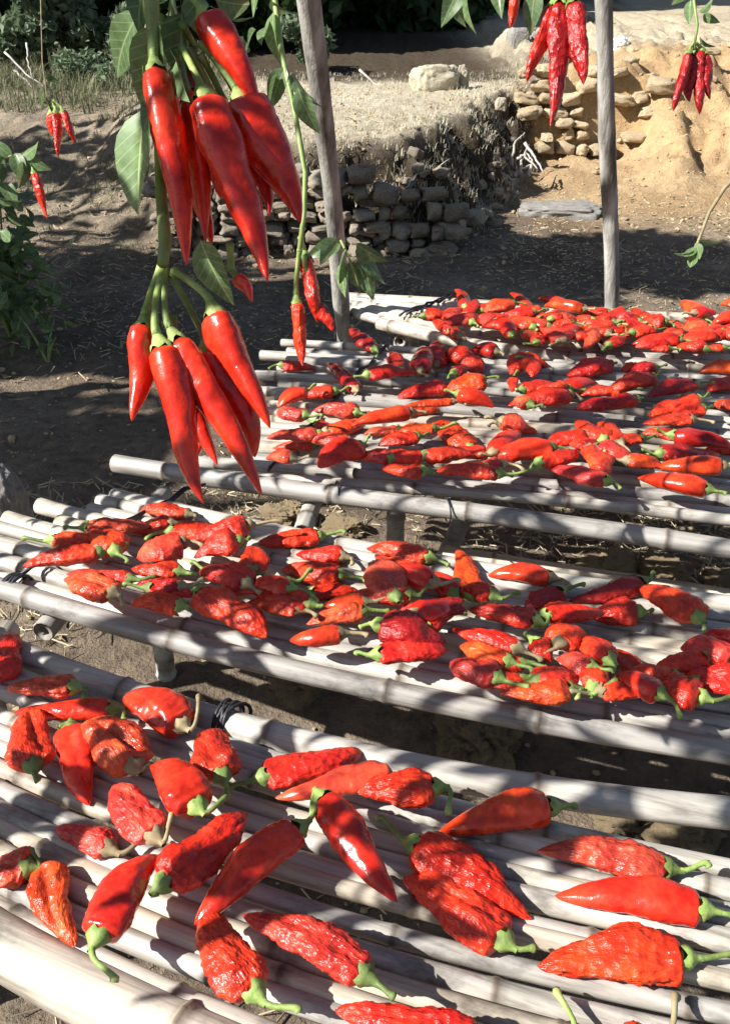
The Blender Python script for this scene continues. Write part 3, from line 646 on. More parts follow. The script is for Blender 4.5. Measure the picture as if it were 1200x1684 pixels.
D0 = .74
def Q(x, y, dd=0): return PD(x, y, D0+dd)
top = Q(252, -420, -.02); hp = empty('hanging_pepper_plant', top)
tag(hp, 'large near bunch of glossy red peppers hanging in front of the racks', 'pepper plant', 'hanging pepper plants')
vine(hp, [Q(250, -420), Q(247, -200), Q(250, 20), Q(254, 100, .01), Q(262, 220, .03), Q(266, 330, .03), Q(272, 400, .01), Q(268, 435)], [.007, .0065, .006, .0052, .005, .0052, .0058, .005])
px2m = D0/F
for (b, t, w, dd, k, tn, bd, fr) in [
    ((256, 112), (314, 440), 62, 0, 's', 'r', .05, (252, 60)), ((336, 158), (442, 464), 80, -.005, 's', 'm', -.06, (300, 80)), ((398, 165), (494, 368), 96, .025, 's', 'm', -.05, (330, 70)),
    ((372, 190), (388, 352), 72, .045, 's', 'd', .02, (330, 90)), ((410, 210), (443, 358), 44, .05, 's', 'd', 0, (350, 90)), ((338, 26), (436, 186), 70, .02, 's', 'm', -.05, (300, -20)), ((318, 92), (312, 175), 34, .05, 's', 'm', 0, (300, 40)),
    ((322, 300), (350, 405), 36, .05, 's', 'o', 0, (290, 240)), ((390, 456), (418, 492), 26, .03, 's', 'r', 0, (378, 400)),
    ((302, 150), (345, 395), 60, .035, 's', 'm', 0, (290, 80)), ((350, 170), (372, 330), 60, .03, 's', 'm', .03, (310, 80)), ((296, 590), (352, 770), 52, .035, 's', 'm', -.03, (285, 520)), ((237, 535), (224, 697), 58, .005, 's', 'r', .05, (266, 436)), ((264, 568), (336, 826), 64, -.012, 's', 'r', .07, (270, 440)), ((288, 556), (436, 812), 62, -.005, 's', 'r', -.10, (272, 445)),
    ((345, 575), (424, 748), 90, .03, 's', 'm', -.05, (280, 450)), ((352, 512), (440, 705), 66, .01, 's', 'r', -.14, (285, 445)), ((310, 640), (330, 755), 46, .05, 's', 'm', 0, (290, 560))]:
    hang_pepper(hp, Q(*b, dd), Q(*t, dd-.01), w*(D0+dd)/F, k, tn, bd, Q(*fr, .02), random.uniform(0, 6))
for (p, d, s, roll) in [((240, 176, .01), (-30, 180, 0), .09, .9), ((330, 395, .05), (30, 85, 0), .06, 0.2), ((262, 40, 0), (-20, 90, .03), .08, .5), ((300, 20, .03), (-10, 110, 0), .09, 2),
    ((330, 10, .02), (60, 50, .04), .06, 1), ((230, 20, .04), (-40, 60, .02), .07, .4), ((290, 100, .0), (10, 60, -.02), .05, .9), ((355, 0, .03), (40, 10, .02), .05, .2), ((262, 150, -.01), (-26, 40, -.01), .035, .4),
    ((235, 0, .06), (20, 110, .0), .085, .3), ((285, -30, .05), (5, 110, .0), .085, 1.3), ((320, -20, .06), (25, 90, .0), .075, 2.3), ((260, -100, .03), (-40, 90, .0), .09, 2.3), ((240, -200, .03), (-60, 90, .0), .09, 1.3), ((240, -300, .03), (60, 90, .0), .09, .3)]:
    a = Q(*p); b = Q(p[0]+d[0], p[1]+d[1], p[2]+d[2]); lf = add_leaf(hp, a, b-a, s, roll)
    if p[0] == 240 and p[1] == 176: lf.scale.y *= 1.35

def small_plant(label, dep, stem, peps, leaves, rad=.004, mat=None):
    o = empty('hanging_pepper_plant', PD(*stem[0], dep)); tag(o, label, 'pepper plant', 'hanging pepper plants')
    vine(o, [PD(*p, dep) for p in stem], [rad*(1-.03*i) for i in range(len(stem))], 'stem', mat)
    for (b, t, w, tn, bd, fr) in peps:
        dd = random.uniform(-.01, .02); hang_pepper(o, PD(*b, dep+dd), PD(*t, dep+dd), w*dep/F, 'w', tn, bd, PD(*fr, dep), random.uniform(0, 6), (32, 18))
    for (p, d, s, roll) in leaves:
        a = PD(*p, dep+random.uniform(-.02, .03)); b = PD(p[0]+d[0], p[1]+d[1], dep+random.uniform(-.02, .03)); add_leaf(o, a, b-a, s, roll)
    return o
small_plant('thin green vine beside the leaning post with two wrinkled peppers below', 1.12, [(430, -420), (440, -200), (452, 0), (462, 80), (484, 180), (502, 285), (500, 350), (492, 415)],
    [((502, 424), (522, 532), 42, 'r', -.06, (494, 390)), ((488, 497), (497, 602), 38, 'o', .03, (493, 410)), ((520, 500), (548, 545), 22, 'm', -.1, (500, 420))],
    [((445, 40), (-30, 20), .05, .6), ((420, 48), (-25, 35), .045, 1.8), ((400, 60), (-10, 40), .05, 2.6), ((470, 110), (-30, 60), .055, .4), ((455, 120), (-18, 60), .05, 1.5), ((480, 120), (30, 60), .06, 2), ((490, 145), (20, 60), .055, .3), ((450, 20), (-5, 60), .06, 1),
     ((440, -60), (-40, 60), .06, 1), ((445, 0), (40, 40), .05, 1), ((400, 90), (-12, 25), .03, 1)])
small_plant('leafy green sprig against the foot of the leaning post', 2.1, [(560, 395), (572, 420), (580, 440), (590, 470)], [],
    [((560, 400), (-45, 14), .085, .5), ((570, 410), (-25, 45), .085, 1.5), ((585, 400), (30, 25), .085, .5), ((590, 400), (20, 60), .11, 2.2), ((575, 430), (20, 50), .08, .2), ((565, 430), (-10, 50), .08, .9), ((600, 430), (5, 45), .09, 2.8), ((555, 395), (-30, 30), .075, 2.8)], .003)
small_plant('shade-dark red pepper bunch hanging left of the slim post at the top', 1.2, [(930, -420), (928, -200), (925, -40), (922, -5)],
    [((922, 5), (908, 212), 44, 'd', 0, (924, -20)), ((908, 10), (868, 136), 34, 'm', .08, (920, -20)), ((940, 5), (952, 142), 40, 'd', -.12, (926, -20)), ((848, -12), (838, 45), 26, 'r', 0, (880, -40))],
    [((880, -20), (-10, 60), .055, .4), ((770, -30), (-15, 70), .06, 1.4), ((760, -30), (-30, 60), .06, .2), ((800, -40), (10, 60), .05, 2), ((905, -40), (-30, 40), .05, 2), ((930, -60), (30, 40), .05, 1), ((740, -20), (10, 55), .05, 2.5), ((820, -30), (-6, 50), .05, .7)], .005)
small_plant('small shaded pepper bunch hanging at the top right corner', 1.95, [(1142, -420), (1142, -200), (1140, 0), (1146, 40), (1140, 82)],
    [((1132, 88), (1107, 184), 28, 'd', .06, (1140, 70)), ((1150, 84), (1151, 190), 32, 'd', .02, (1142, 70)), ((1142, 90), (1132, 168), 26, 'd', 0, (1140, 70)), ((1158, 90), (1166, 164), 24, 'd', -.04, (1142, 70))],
    [((1135, 0), (-4, 40), .05, .8), ((1155, 25), (25, 15), .04, .5), ((1150, 60), (15, 25), .04, 1.5), ((1142, -30), (-30, 30), .06, .2), ((1150, 20), (20, -10), .04, 2)], .0035)
small_plant('little bright pepper bunch hanging alone at upper left', 2.15, [(60, -300), (66, -60), (70, 100), (78, 165), (90, 182)],
    [((92, 186), (98, 262), 24, 'r', 0, (84, 165)), ((84, 188), (88, 222), 22, 'r', 0, (80, 165)), ((104, 184), (124, 236), 22, 'm', -.08, (88, 165))], [((80, 170), (14, 20), .03, 1), ((72, 150), (-10, 25), .04, 2), ((74, 120), (20, 20), .04, .4)], .0014, M_DRYSTEM)
# low leafy pepper plant at the left edge
def leafy_plant(base, label, stems, nleaf, size, seed, peps=()):
    rnd = random.Random(seed); g = zg(base[0], base[1]); root = empty('pepper_bush', (base[0], base[1], g)); tag(root, label, 'plant')
    for (dx, dy, h) in stems:
        pts = bez((base[0], base[1], g-.02), (base[0]+dx*.2, base[1]+dy*.2, g+h*.4), (base[0]+dx*.7, base[1]+dy*.6, g+h*.8), (base[0]+dx, base[1]+dy, g+h), 10)
        vine(root, pts, [.007-.0005*i for i in range(10)])
        for k in range(nleaf):
            i = rnd.randint(3, 9); p = pts[i]+Vector((rnd.uniform(-.07, .07), rnd.uniform(-.07, .07), rnd.uniform(-.06, .06)))
            add_leaf(root, p, (rnd.uniform(-1, 1), rnd.uniform(-1, 1), rnd.uniform(-.9, .1)), rnd.uniform(.6, 1.2)*size, rnd.uniform(0, 6))
    for (b, t, w, dep) in peps: hang_pepper(root, PD(*b, dep), PD(*t, dep), w*dep/F, 'w', 'r', .05, PD(b[0]-6, b[1]-15, dep), 1, (32, 18))
    return root
bp = PZ(20, 560, 0)
leafy_plant((bp.x, bp.y), 'dark leafy pepper bush at the left edge with one hanging red pepper', [(-.15, -.15, .75), (.02, -.2, .8), (-.1, .1, .55), (.12, -.1, .45), (.2, .05, .25), (-.3, 0, .7), (.1, -.25, .72), (-.05, -.3, .6), (.05, -.35, .45), (.15, -.2, .62), (-.2, -.3, .8), (.2, -.15, .5), (.1, -.4, .3), (.22, -.3, .25), (0, -.1, .85)], 30, .085, 3, [((56, 285), (78, 358), 24, 2.35)])
bush = next(o for o in bpy.data.objects if o.name.startswith('pepper_bush'))
vine(bush, [PD(-60, 300, 2.35), PD(-10, 262, 2.35), PD(30, 255, 2.35), PD(50, 270, 2.35)], [.005, .004, .0035, .003])
for (q, d) in [((10, 255), (-20, 30)), ((25, 252), (10, 35)), ((35, 256), (30, -10)), ((45, 262), (38, 22)), ((0, 265), (5, 40)), ((-20, 275), (20, 40)), ((20, 258), (-25, -20)), ((42, 266), (-8, 40)), ((5, 300), (20, 30)), ((-10, 320), (40, 30)), ((10, 350), (30, 30)), ((0, 380), (35, 25))]:
    a = PD(*q, 2.35); add_leaf(bush, a, PD(q[0]+d[0], q[1]+d[1], 2.33)-a, random.uniform(.06, .09), random.uniform(0, 6))
bp2 = PZ(80, 600, 0); leafy_plant((bp2.x, bp2.y), 'low seedling-like leafy sprigs on the shaded soil at left', [(.05, 0, .1), (-.1, .05, .18), (.02, .1, .14)], 4, .06, 5)
# arching twig at right
o = empty('green_twig', PD(1215, 270, 1.75)); tag(o, 'arching bare twig with green leaflets at its drooping tip, right edge', 'twig')
vine(o, [PD(*p, 1.75) for p in [(1260, 240), (1225, 275), (1190, 310), (1165, 350), (1150, 390), (1140, 415)]], [.005, .0045, .004, .0035, .003, .0025], 'stem', M_DRYSTEM)
for (p, d) in [((1142, 405), (-20, 30)), ((1140, 415), (-4, 34)), ((1142, 400), (12, 22)), ((1138, 410), (-28, 18)), ((1146, 395), (18, 8))]: a = PD(*p, 1.75); add_leaf(o, a, PD(p[0]+d[0], p[1]+d[1], 1.74)-a, .042, random.uniform(0, 6))

# hanging plants further left on the beams, outside the picture: they throw the dappled shade over the racks
def stock_plant(x, y, zt, zb, seed, npep=5, nleaf=9):
    rnd = random.Random(seed); o = empty('hanging_pepper_plant', (x, y, ZB))
    tag(o, 'pepper plant hanging from the beams left of the picture, %s along' % ORD[seed % 30], 'pepper plant', 'hanging pepper plants')
    pts = [Vector((x, y, ZB)), Vector((x+.01, y, (ZB+zt)/2))]+[Vector((x+rnd.uniform(-.03, .03), y+rnd.uniform(-.03, .03), lerp(zt, zb+.15, i/5))) for i in range(6)]
    vine(o, pts, [.005, .005, .006, .006, .0055, .005, .0045, .004])
    for k in range(nleaf):
        p = pts[rnd.randint(2, 7)]; add_leaf(o, p+Vector((rnd.uniform(-.05, .05), rnd.uniform(-.05, .05), 0)), (rnd.uniform(-1, 1), rnd.uniform(-1, 1), rnd.uniform(-1.2, 0)), rnd.uniform(.06, .1), rnd.uniform(0, 6))
    for k in range(npep):
        p = pts[rnd.randint(3, 7)]; b = p+Vector((rnd.uniform(-.05, .05), rnd.uniform(-.05, .05), -.03))
        hang_pepper(o, b, b+Vector((rnd.uniform(-.05, .05), rnd.uniform(-.05, .05), -rnd.uniform(.1, .15))), rnd.uniform(.025, .035), 's', 'm', 0, p, 0, (16, 10))
    return o
# (shaded spot on a deck, height of the foliage)
for i, (sx, sy, zt, zb) in enumerate([(-.3, .95, 1.2, .85), (-.38, .72, 1.1, .75), (-.02, .62, 1.35, 1.1), (.1, .85, 1.5, 1.2), (-.42, 1.25, 1.2, .8), (-.1, 1.12, 1.35, 1.0), (.28, 1.05, 1.55, 1.2), (-.25, 1.55, 1.25, .9),
        (.05, 1.5, 1.4, 1.05), (.33, 1.42, 1.6, 1.3), (.55, 1.75, 1.8, 1.45), (-.12, 2.15, 1.3, .9), (.15, 2.0, 1.5, 1.2), (.45, 2.05, 1.8, 1.5), (.7, 2.0, 1.97, 1.7), (.3, 2.2, 1.7, 1.35), (.62, 1.85, 1.9, 1.62), (.85, 1.95, 1.99, 1.82), (-.2, 1.95, 1.2, .8), (-.55, 1.42, 1.1, .75), (.42, .8, 1.75, 1.5), (.2, .72, 1.55, 1.3), (.5, 1.0, 1.8, 1.55), (-.45, .9, 1.1, .8), (.15, 1.3, 1.5, 1.2), (.05, 2.3, 1.5, 1.1)]):
    k = ((zt+zb)/2-DECK)/(-sd.z); stock_plant(sx-sd.x*k, sy-sd.y*k, zt, zb, i+1)

# ------------------------------------------------------------------ stones
def stone_mesh(seed, boxy=.55, rough=.16, sub=3, fine=0):
    import bmesh
    bm = bmesh.new(); bmesh.ops.create_icosphere(bm, subdivisions=sub, radius=1); s = Vector((seed*7.3, seed*3.1, 0))
    for v in bm.verts:
        c = v.co.copy(); q = Vector([math.copysign(abs(a)**boxy, a) for a in c])*.8
        v.co = q*(1+rough*noise.noise(c*1.3+s)+rough*.6*noise.noise(c*3.3+s)+fine*(noise.noise(c*7+s)+.6*noise.noise(c*15+s)))
    m = bpy.data.meshes.new('stone'); bm.to_mesh(m); bm.free(); m.polygons.foreach_set('use_smooth', np.full(len(m.polygons), seed % 3 != 0)); return m
STONES = [stone_mesh(i, .5+.05*(i % 4), .34) for i in range(12)]
for m in STONES: m.materials.append(M_STONE)
STONES2 = [stone_mesh(i+40, .5+.05*(i % 4), .34) for i in range(8)]
for m in STONES2: m.materials.append(M_PALE2)
def stone_at(parent, p, size, rz, name='stone', mesh=None):
    o = obj(name, mesh or random.choice(STONES), None, parent)
    o.location = Vector(p)-(parent.location if parent else Vector()); o.rotation_euler = (random.uniform(-.3, .3), random.uniform(-.25, .25), rz); o.scale = size; return o
w1 = empty('dry_stone_wall', (-.2, 5.2, 0)); tag(w1, 'low dry-stone terrace wall behind the leaning post', 'wall')
def course_wall(w, a, b, zb, zt, hgt, ln, inset, pool=None, drop=.06):
    a, b = Vector(a), Vector(b); d = (b-a); L = d.length; d.normalize(); rz = math.atan2(d.y, d.x); nrm = Vector((-d.y, d.x))
    z = zb; k = 0
    while z < zt:
        h = random.uniform(*hgt); s = random.uniform(-.1, 0)
        while s < L:
            l = random.uniform(*ln); p = a+d*(s+l/2); g = max(zg(p.x-nrm.x*.15, p.y-nrm.y*.15), zb)
            hh = h*random.uniform(.75, 1.08); q = p+nrm*(inset*(z-zb)+random.uniform(-.05, .05)); hh *= random.uniform(.8, 1.15)
            if random.random() > drop:
                stone_at(w, (q.x, q.y, z+hh/2), (l*.6, random.uniform(.09, .13), hh*.62), rz+random.uniform(-.1, .1), 'stone', random.choice(pool or STONES))
            s += l*1.02
        z += h; k += 1
course_wall(w1, (-1.15, 5.14), (.0, 5.2), -.04, .36, (.05, .1), (.06, .18), .2)
course_wall(w1, (.0, 5.2), (.45, 5.16), -.04, .3, (.05, .1), (.06, .16), .3, None, .35)
course_wall(w1, (.45, 5.14), (.72, 5.75), -.02, .16, (.06, .12), (.08, .2), .1, None, .4)
w2 = empty('dry_stone_wall', (1.9, 8.4, 0)); tag(w2, 'pale dry-stone wall at the head of the gully behind the slim post', 'wall')
for (a, b, zt) in [((1.32, 7.98), (2.3, 7.92), .74)]: course_wall(w2, a, b, .12, zt, (.05, .12), (.07, .24), .35, STONES2, .42)
rub = empty('slope_rubble', (3, 8, .5)); tag(rub, 'loose ochre stones stuck in and along the top of the right slope', 'rubble')
for k in range(46):
    x = random.uniform(1.6, 4.6); y = random.choice((random.uniform(6.9, 8.6), random.uniform(8.3, 8.9))); q = random.uniform(.012, .045)*(1.6 if y > 8.3 else 1)
    stone_at(rub, (x, y, zg(x, y)+q*.2), (q*random.uniform(.8, 1.6), q, q*random.uniform(.5, .9)), random.uniform(0, 3), 'stone', random.choice(STONES2))
bk = empty('bank_rubble', (.8, 6.2, .3)); tag(bk, 'small pale stones sticking out of the dark crumbling bank', 'rubble')
for k in range(120):
    u = random.random(); x = lerp(.1, 1.4, u)+random.uniform(-.12, .12); y = 5.35+2.92*max(0, (x-.49)/1.01)+random.uniform(-.25, .35); q = random.uniform(.015, .045)
    stone_at(bk, (x, y, zg(x, y)+q*.15), (q*random.uniform(.8, 1.6), q, q*random.uniform(.5, .9)), random.uniform(0, 3), 'stone', random.choice(STONES2+STONES))
def rock(name, p, size, label, cat, mesh=0, mat=None, rz=0, boxy=.6, rough=.2):
    m = stone_mesh(mesh, boxy, rough, 5, .16 if name == 'soil_clod' else .05); m.materials.append(mat or M_STONE); o = obj(name, m, None, None, p); o.scale = size; o.rotation_euler = (0, 0, rz); return tag(o, label, cat)
p = PY(715, 128, 8.2); rock('boulder', (p.x, p.y, p.z-.03), (.25, .18, .17), 'pale yellowish boulder on the terrace edge', 'rock', 11, M_PALE, .3, .7, .16)
p = PY(748, 118, 8.3); rock('boulder', (p.x+.06, p.y, p.z-.06), (.07, .06, .12), 'small upright pointed pale stone right of the boulder', 'rock', 12, M_PALE, .3, .8, .3)
p = PY(850, 80, 10.5); rock('concrete_block', (p.x, p.y, p.z), (.13, .13, .24), 'grey upright block left of the hanging shade-dark red bunch', 'block', 13, M_GREYST, .2, .35, .06)
p = PY(885, 82, 10.7); rock('concrete_block', (p.x, p.y, p.z), (.12, .13, .22), 'grey upright block partly hidden by the shade-dark red bunch', 'block', 14, M_GREYST, -.1, .35, .06)
p = PY(1018, 78, 9.2); rock('white_sack', (p.x, p.y, p.z), (.1, .08, .11), 'small white plastic sack right of the slim post', 'sack', 15, M_BAG, 0, .9, .4)
p = PY(824, 160, 7.5); rock('white_stone', (p.x, p.y, p.z-.05), (.05, .05, .06), 'white stone lodged in the dark bank', 'rock', 16, M_PALE)
p = PZ(925, 352, 0); rock('flat_rock', (p.x, p.y, zg(p.x, p.y)+.005), (.33, .2, .08), 'flat grey rock on the sunlit ground beside the slim post', 'rock', 17, M_GREYST, -.15, .6, .25)
p = PZ(735, 388, 0); rock('white_stone', (p.x, p.y, .05), (.05, .04, .08), 'white pointed stone at the corner of the terrace wall', 'rock', 18, M_PALE)
p = PZ(692, 385, 0); rock('field_stone', (p.x, p.y, .07), (.1, .09, .09), 'rounded shaded stone at the foot of the terrace wall', 'rock', 19, M_STONE)
p = PZ(12, 848, .2); rock('field_stone', (p.x-.02, p.y, .17), (.09, .09, .2), 'tall grey rounded stone at left edge beside the cane ends', 'rock', 20, M_GREYST, 0, .8, .1)
p = PZ(115, 310, 0); rock('white_stone', (p.x, p.y, zg(p.x, p.y)+.03), (.09, .07, .06), 'pale stone on sunlit soil below the small red bunch', 'rock', 21, M_PALE)
CL = [((780, 1210), .1, 'big crumbly clod lit by sun between first and second racks'), ((500, 1130), .07, 'tan clod under the second rack left of centre'), ((1000, 925), .07, 'sunlit clod under the third rack at right'),
      ((1090, 940), .075, 'wide sunlit clod under the third rack right of the other'), ((1185, 945), .05, 'small clod at right edge under the third rack'), ((1010, 1335), .05, 'flat clod behind the nearest rack'), ((1120, 1370), .07, 'broad clod behind the nearest rack at right edge'),
      ((760, 1345), .04, 'little clod glimpsed through the nearest rack'), ((560, 860), .06, 'tan clod under the third rack left of its leg'), ((470, 845), .07, 'flat clod under the front pole of third rack')]
for i, ((x, y), s, lab) in enumerate(CL):
    p = PZ(x, y, .04); rock('soil_clod', (p.x, p.y, zg(p.x, p.y)+s*.35), (s*1.1, s*.9, s*.6), lab, 'clod', 30+i, M_CLOD, random.uniform(0, 3), .85, .4)

# ------------------------------------------------------------------ loose litter (uncountable)
def scatter(n, area, fn):
    V, Fc = [], []
    for _ in range(n):
        x, y = random.uniform(*area[:2]), random.uniform(*area[2:]); fn(x, y, V, Fc)
    return V, Fc
import bmesh
_b = bmesh.new(); bmesh.ops.create_icosphere(_b, subdivisions=1, radius=1); ICV = [v.co.copy() for v in _b.verts]; ICF = [tuple(v.index for v in f.verts) for f in _b.faces]; _b.free()
def crumb(x, y, V, Fc):
    if noise.noise(Vector((x*1.7, y*1.7, 2))) < random.uniform(-.5, .4): return
    s = random.uniform(.002, .006)*(1 if random.random() < .93 else random.uniform(1.5, 3))*(1+.08*y); z = zg(x, y); o = len(V)
    a, b, c = (random.uniform(.7, 1.4)*s for _ in range(3))
    for v in ICV: k = random.uniform(.75, 1.2); V.append((x+v.x*a*k, y+v.y*b*k, z+v.z*c*.7*k+s*.2))
    Fc += [(o+f[0], o+f[1], o+f[2]) for f in ICF]
V, Fc = scatter(15000, (-2.4, 3.0, .7, 8.5), crumb); tag(obj('soil_crumbs', mesh_of('soil_crumbs', V, Fc, False), M_CLOD), 'small crumbs of dry soil scattered over the ground', 'soil', kind='stuff')
def straw(x, y, V, Fc):
    if noise.noise(Vector((x*1.3, y*1.3, 7))) < random.uniform(-.4, .5): return
    a = random.uniform(0, 6.3); l = random.uniform(.012, .05); w = random.uniform(.0006, .0016)*(1+.1*y); o = len(V); z0 = zg(x, y)+.006; x1, y1 = x+l*math.cos(a), y+l*math.sin(a); z1 = zg(x1, y1)+random.uniform(.004, .03)
    for (px, py, pz) in ((x, y, z0), (x1, y1, z1)):
        V += [(px-w*math.sin(a), py+w*math.cos(a), pz), (px+w*math.sin(a), py-w*math.cos(a), pz), (px, py, pz+w*1.6)]
    Fc += [(o, o+1, o+4, o+3), (o+1, o+2, o+5, o+4), (o+2, o, o+3, o+5)]
V, Fc = scatter(9000, (-2.2, 2.6, .7, 6.5), straw); tag(obj('straw_litter', mesh_of('straw_litter', V, Fc, False), M_STRAW), 'bits of straw lying on the soil', 'straw', kind='stuff')
V, Fc = scatter(7000, (-1.2, 1.1, .9, 2.3), straw); tag(obj('straw_litter', mesh_of('straw_litter', V, Fc, False), M_STRAW), 'straw and dry stalks strewn on the soil under the racks', 'straw', kind='stuff')
def flake(x, y, V, Fc):
    if noise.noise(Vector((x*1.1, y*1.1, 31))) < random.uniform(-.3, .5): return
    a = random.uniform(0, 6.3); l = random.uniform(.008, .022)*(1+.05*y); w = l*random.uniform(.3, .5); z = zg(x, y)+.004; o = len(V); c, s_ = math.cos(a), math.sin(a)
    for u, v, h in ((-1, 0, .3), (0, 1, .0), (1, 0, .5), (0, -1, .1), (0, 0, -.0)): V.append((x+u*l*c-v*w*s_, y+u*l*s_+v*w*c, z+h*l*random.uniform(.3, 1.2)))
    Fc += [(o, o+4, o+1), (o+1, o+4, o+2), (o+2, o+4, o+3), (o+3, o+4, o)]
V, Fc = scatter(3500, (-2.6, 2.8, .7, 6.8), flake); tag(obj('leaf_litter', mesh_of('leaf_litter', V, Fc, False), M_DRYSTEM), 'dry brown leaf scraps scattered on the soil', 'leaf litter', kind='stuff')
def blade_maker(h, w, prob):
    def fn(x, y, V, Fc):
        if random.random() > prob(x, y): return
        z = zg(x, y)-.01
        for _ in range(5):
            a = random.uniform(0, 6.3); hh = random.uniform(.5, 1.3)*h; ln_ = random.uniform(.2, 1.1)*hh; o = len(V); bx, by = x+random.uniform(-.04, .04), y+random.uniform(-.04, .04)
            c, s = math.cos(a), math.sin(a)
            V.extend([(bx-s*w, by+c*w, z), (bx+s*w, by-c*w, z), (bx+c*ln_*.35+s*w*.8, by+s*ln_*.35-c*w*.8, z+hh*.6), (bx+c*ln_*.35-s*w*.8, by+s*ln_*.35+c*w*.8, z+hh*.6), (bx+c*ln_, by+s*ln_, z+hh*.85)])
            Fc.extend([(o, o+1, o+2, o+3), (o+3, o+2, o+4)])
    return fn
def edge_prob(x, y):
    d, w, t, s = terr_parts(x, y)
    if x < -1.2 or x > 2 or d < .02: return 0
    e = math.exp(-(d-.1)**2/.08)
    return (.85*e + .10)*(1 if noise.noise(Vector((x*4, y*4, 3))) > -.25 else .25)
V, Fc = scatter(16000, (-1.2, 1.8, 5.2, 9.5), blade_maker(.045, .0022, edge_prob)); tag(obj('dry_grass', mesh_of('dry_grass', V, Fc, False), M_GRASS), 'bleached dry grass matting the terrace edge', 'grass', kind='stuff')
def left_prob(x, y): return .75 if noise.noise(Vector((x*1.5, y*1.5, 11))) > -.05 - .25*sstep(8, 9.5, y) else .06
V, Fc = scatter(7000, (-6.5, -1.3, 7.6, 12.5), blade_maker(.2, .0035, left_prob)); tag(obj('dry_grass', mesh_of('dry_grass', V, Fc, False), M_GRASSG), 'tall greyish dry grass in front of the dark trees at left', 'grass', kind='stuff')
V, Fc = scatter(3800, (-4.5, -.9, 4.9, 8.2), blade_maker(.055, .0025, lambda x, y: .8 if noise.noise(Vector((x*2.1, y*2.1, 17))) > .08 else .05)); tag(obj('dry_scrub', mesh_of('dry_scrub', V, Fc, False), M_GRASSG), 'low dry scrub on the brown slope at left', 'grass', kind='stuff')

# dead branches
def branches(label, curves, r, name='dead_branch', mat=None):
    o = empty(name, PY(*curves[0][0])); tag(o, label, 'branch')
    for c in curves:
        pts = [PY(*q) for q in c]; P_ = []
        for i in range(12):
            u = i/11*(len(pts)-1); a = min(int(u), len(pts)-2); P_.append(pts[a].lerp(pts[a+1], u-a)-o.location+Vector([random.uniform(-.008, .008) for _ in range(3)]))
        V, Fc = tube(P_, [r*(1-.06*i) for i in range(12)], 6); obj('twig', mesh_of('twig', V, Fc), mat or M_TWIG, o)
    return o
branches('tangle of bleached dead branches at the head of the gully', [[(840, 270, 7.3), (845, 235, 7.4), (862, 218, 7.5)], [(862, 235, 7.2), (880, 262, 7.1), (895, 285, 7.0)], [(850, 262, 7.1), (862, 255, 7.1), (885, 280, 7.0)], [(855, 285, 7), (858, 262, 7.1), (870, 240, 7.3)], [(868, 288, 7), (875, 265, 7.1), (862, 250, 7.2)], [(845, 288, 7), (860, 276, 7.05), (888, 268, 7.2)]], .013)
branches('long pale dead branch leaning in the dark gully', [[(778, 240, 6.9), (800, 268, 6.8), (825, 287, 6.75), (845, 296, 6.7)]], .012)
branches('fan of dry twigs on the dark bank left of the gully', [[(662, 315, 5.45), (690, 295, 5.5), (715, 270, 5.6)], [(662, 315, 5.45), (700, 290, 5.55), (738, 262, 5.7)], [(668, 312, 5.45), (690, 280, 5.5), (692, 255, 5.6)]], .009)
branches('forked bleached branch on the shaded slope above the boulder', [[(592, 115, 8.8), (615, 138, 8.7), (645, 148, 8.6)], [(625, 140, 8.7), (618, 150, 8.6), (612, 158, 8.6)]], .012)
branches('bare grey twigs in front of the dark tree at upper left', [[(10, 85, 8.5), (40, 120, 8.3), (72, 140, 8.2), (76, 165, 8.1)], [(25, 115, 8.5), (50, 140, 8.3), (68, 165, 8.2)], [(45, 70, 8.5), (46, 100, 8.4), (55, 130, 8.3)]], .010)

# ------------------------------------------------------------------ shrubs and trees
def leaf_cloud(clumps, n, size, flat=.5, aspect=1.9):
    C_ = np.array([c[:3] for c in clumps]); S = np.array([c[3:6] for c in clumps]); wgt = S.prod(1)**.7; wgt /= wgt.sum()
    idx = np.random.choice(len(clumps), n, p=wgt); d = np.random.normal(size=(n, 3)); d /= np.linalg.norm(d, axis=1)[:, None]
    rad = np.random.rand(n, 1)**.45; c = C_[idx]+d*rad*S[idx]
    u = np.random.normal(size=(n, 3)); u /= np.linalg.norm(u, axis=1)[:, None]; v = np.cross(u, np.random.normal(size=(n, 3))); v /= np.linalg.norm(v, axis=1)[:, None]
    s = size*(.6+.8*np.random.rand(n, 1)); u = u*s*aspect/2; v = v*s/2; w = np.cross(u, v); w = w/np.linalg.norm(w, axis=1)[:, None]*s*.18
    P_ = np.stack([c-u, c+v+w, c+u, c-v+w], 1).reshape(-1, 3); return P_, np.arange(n*4).reshape(n, 4)
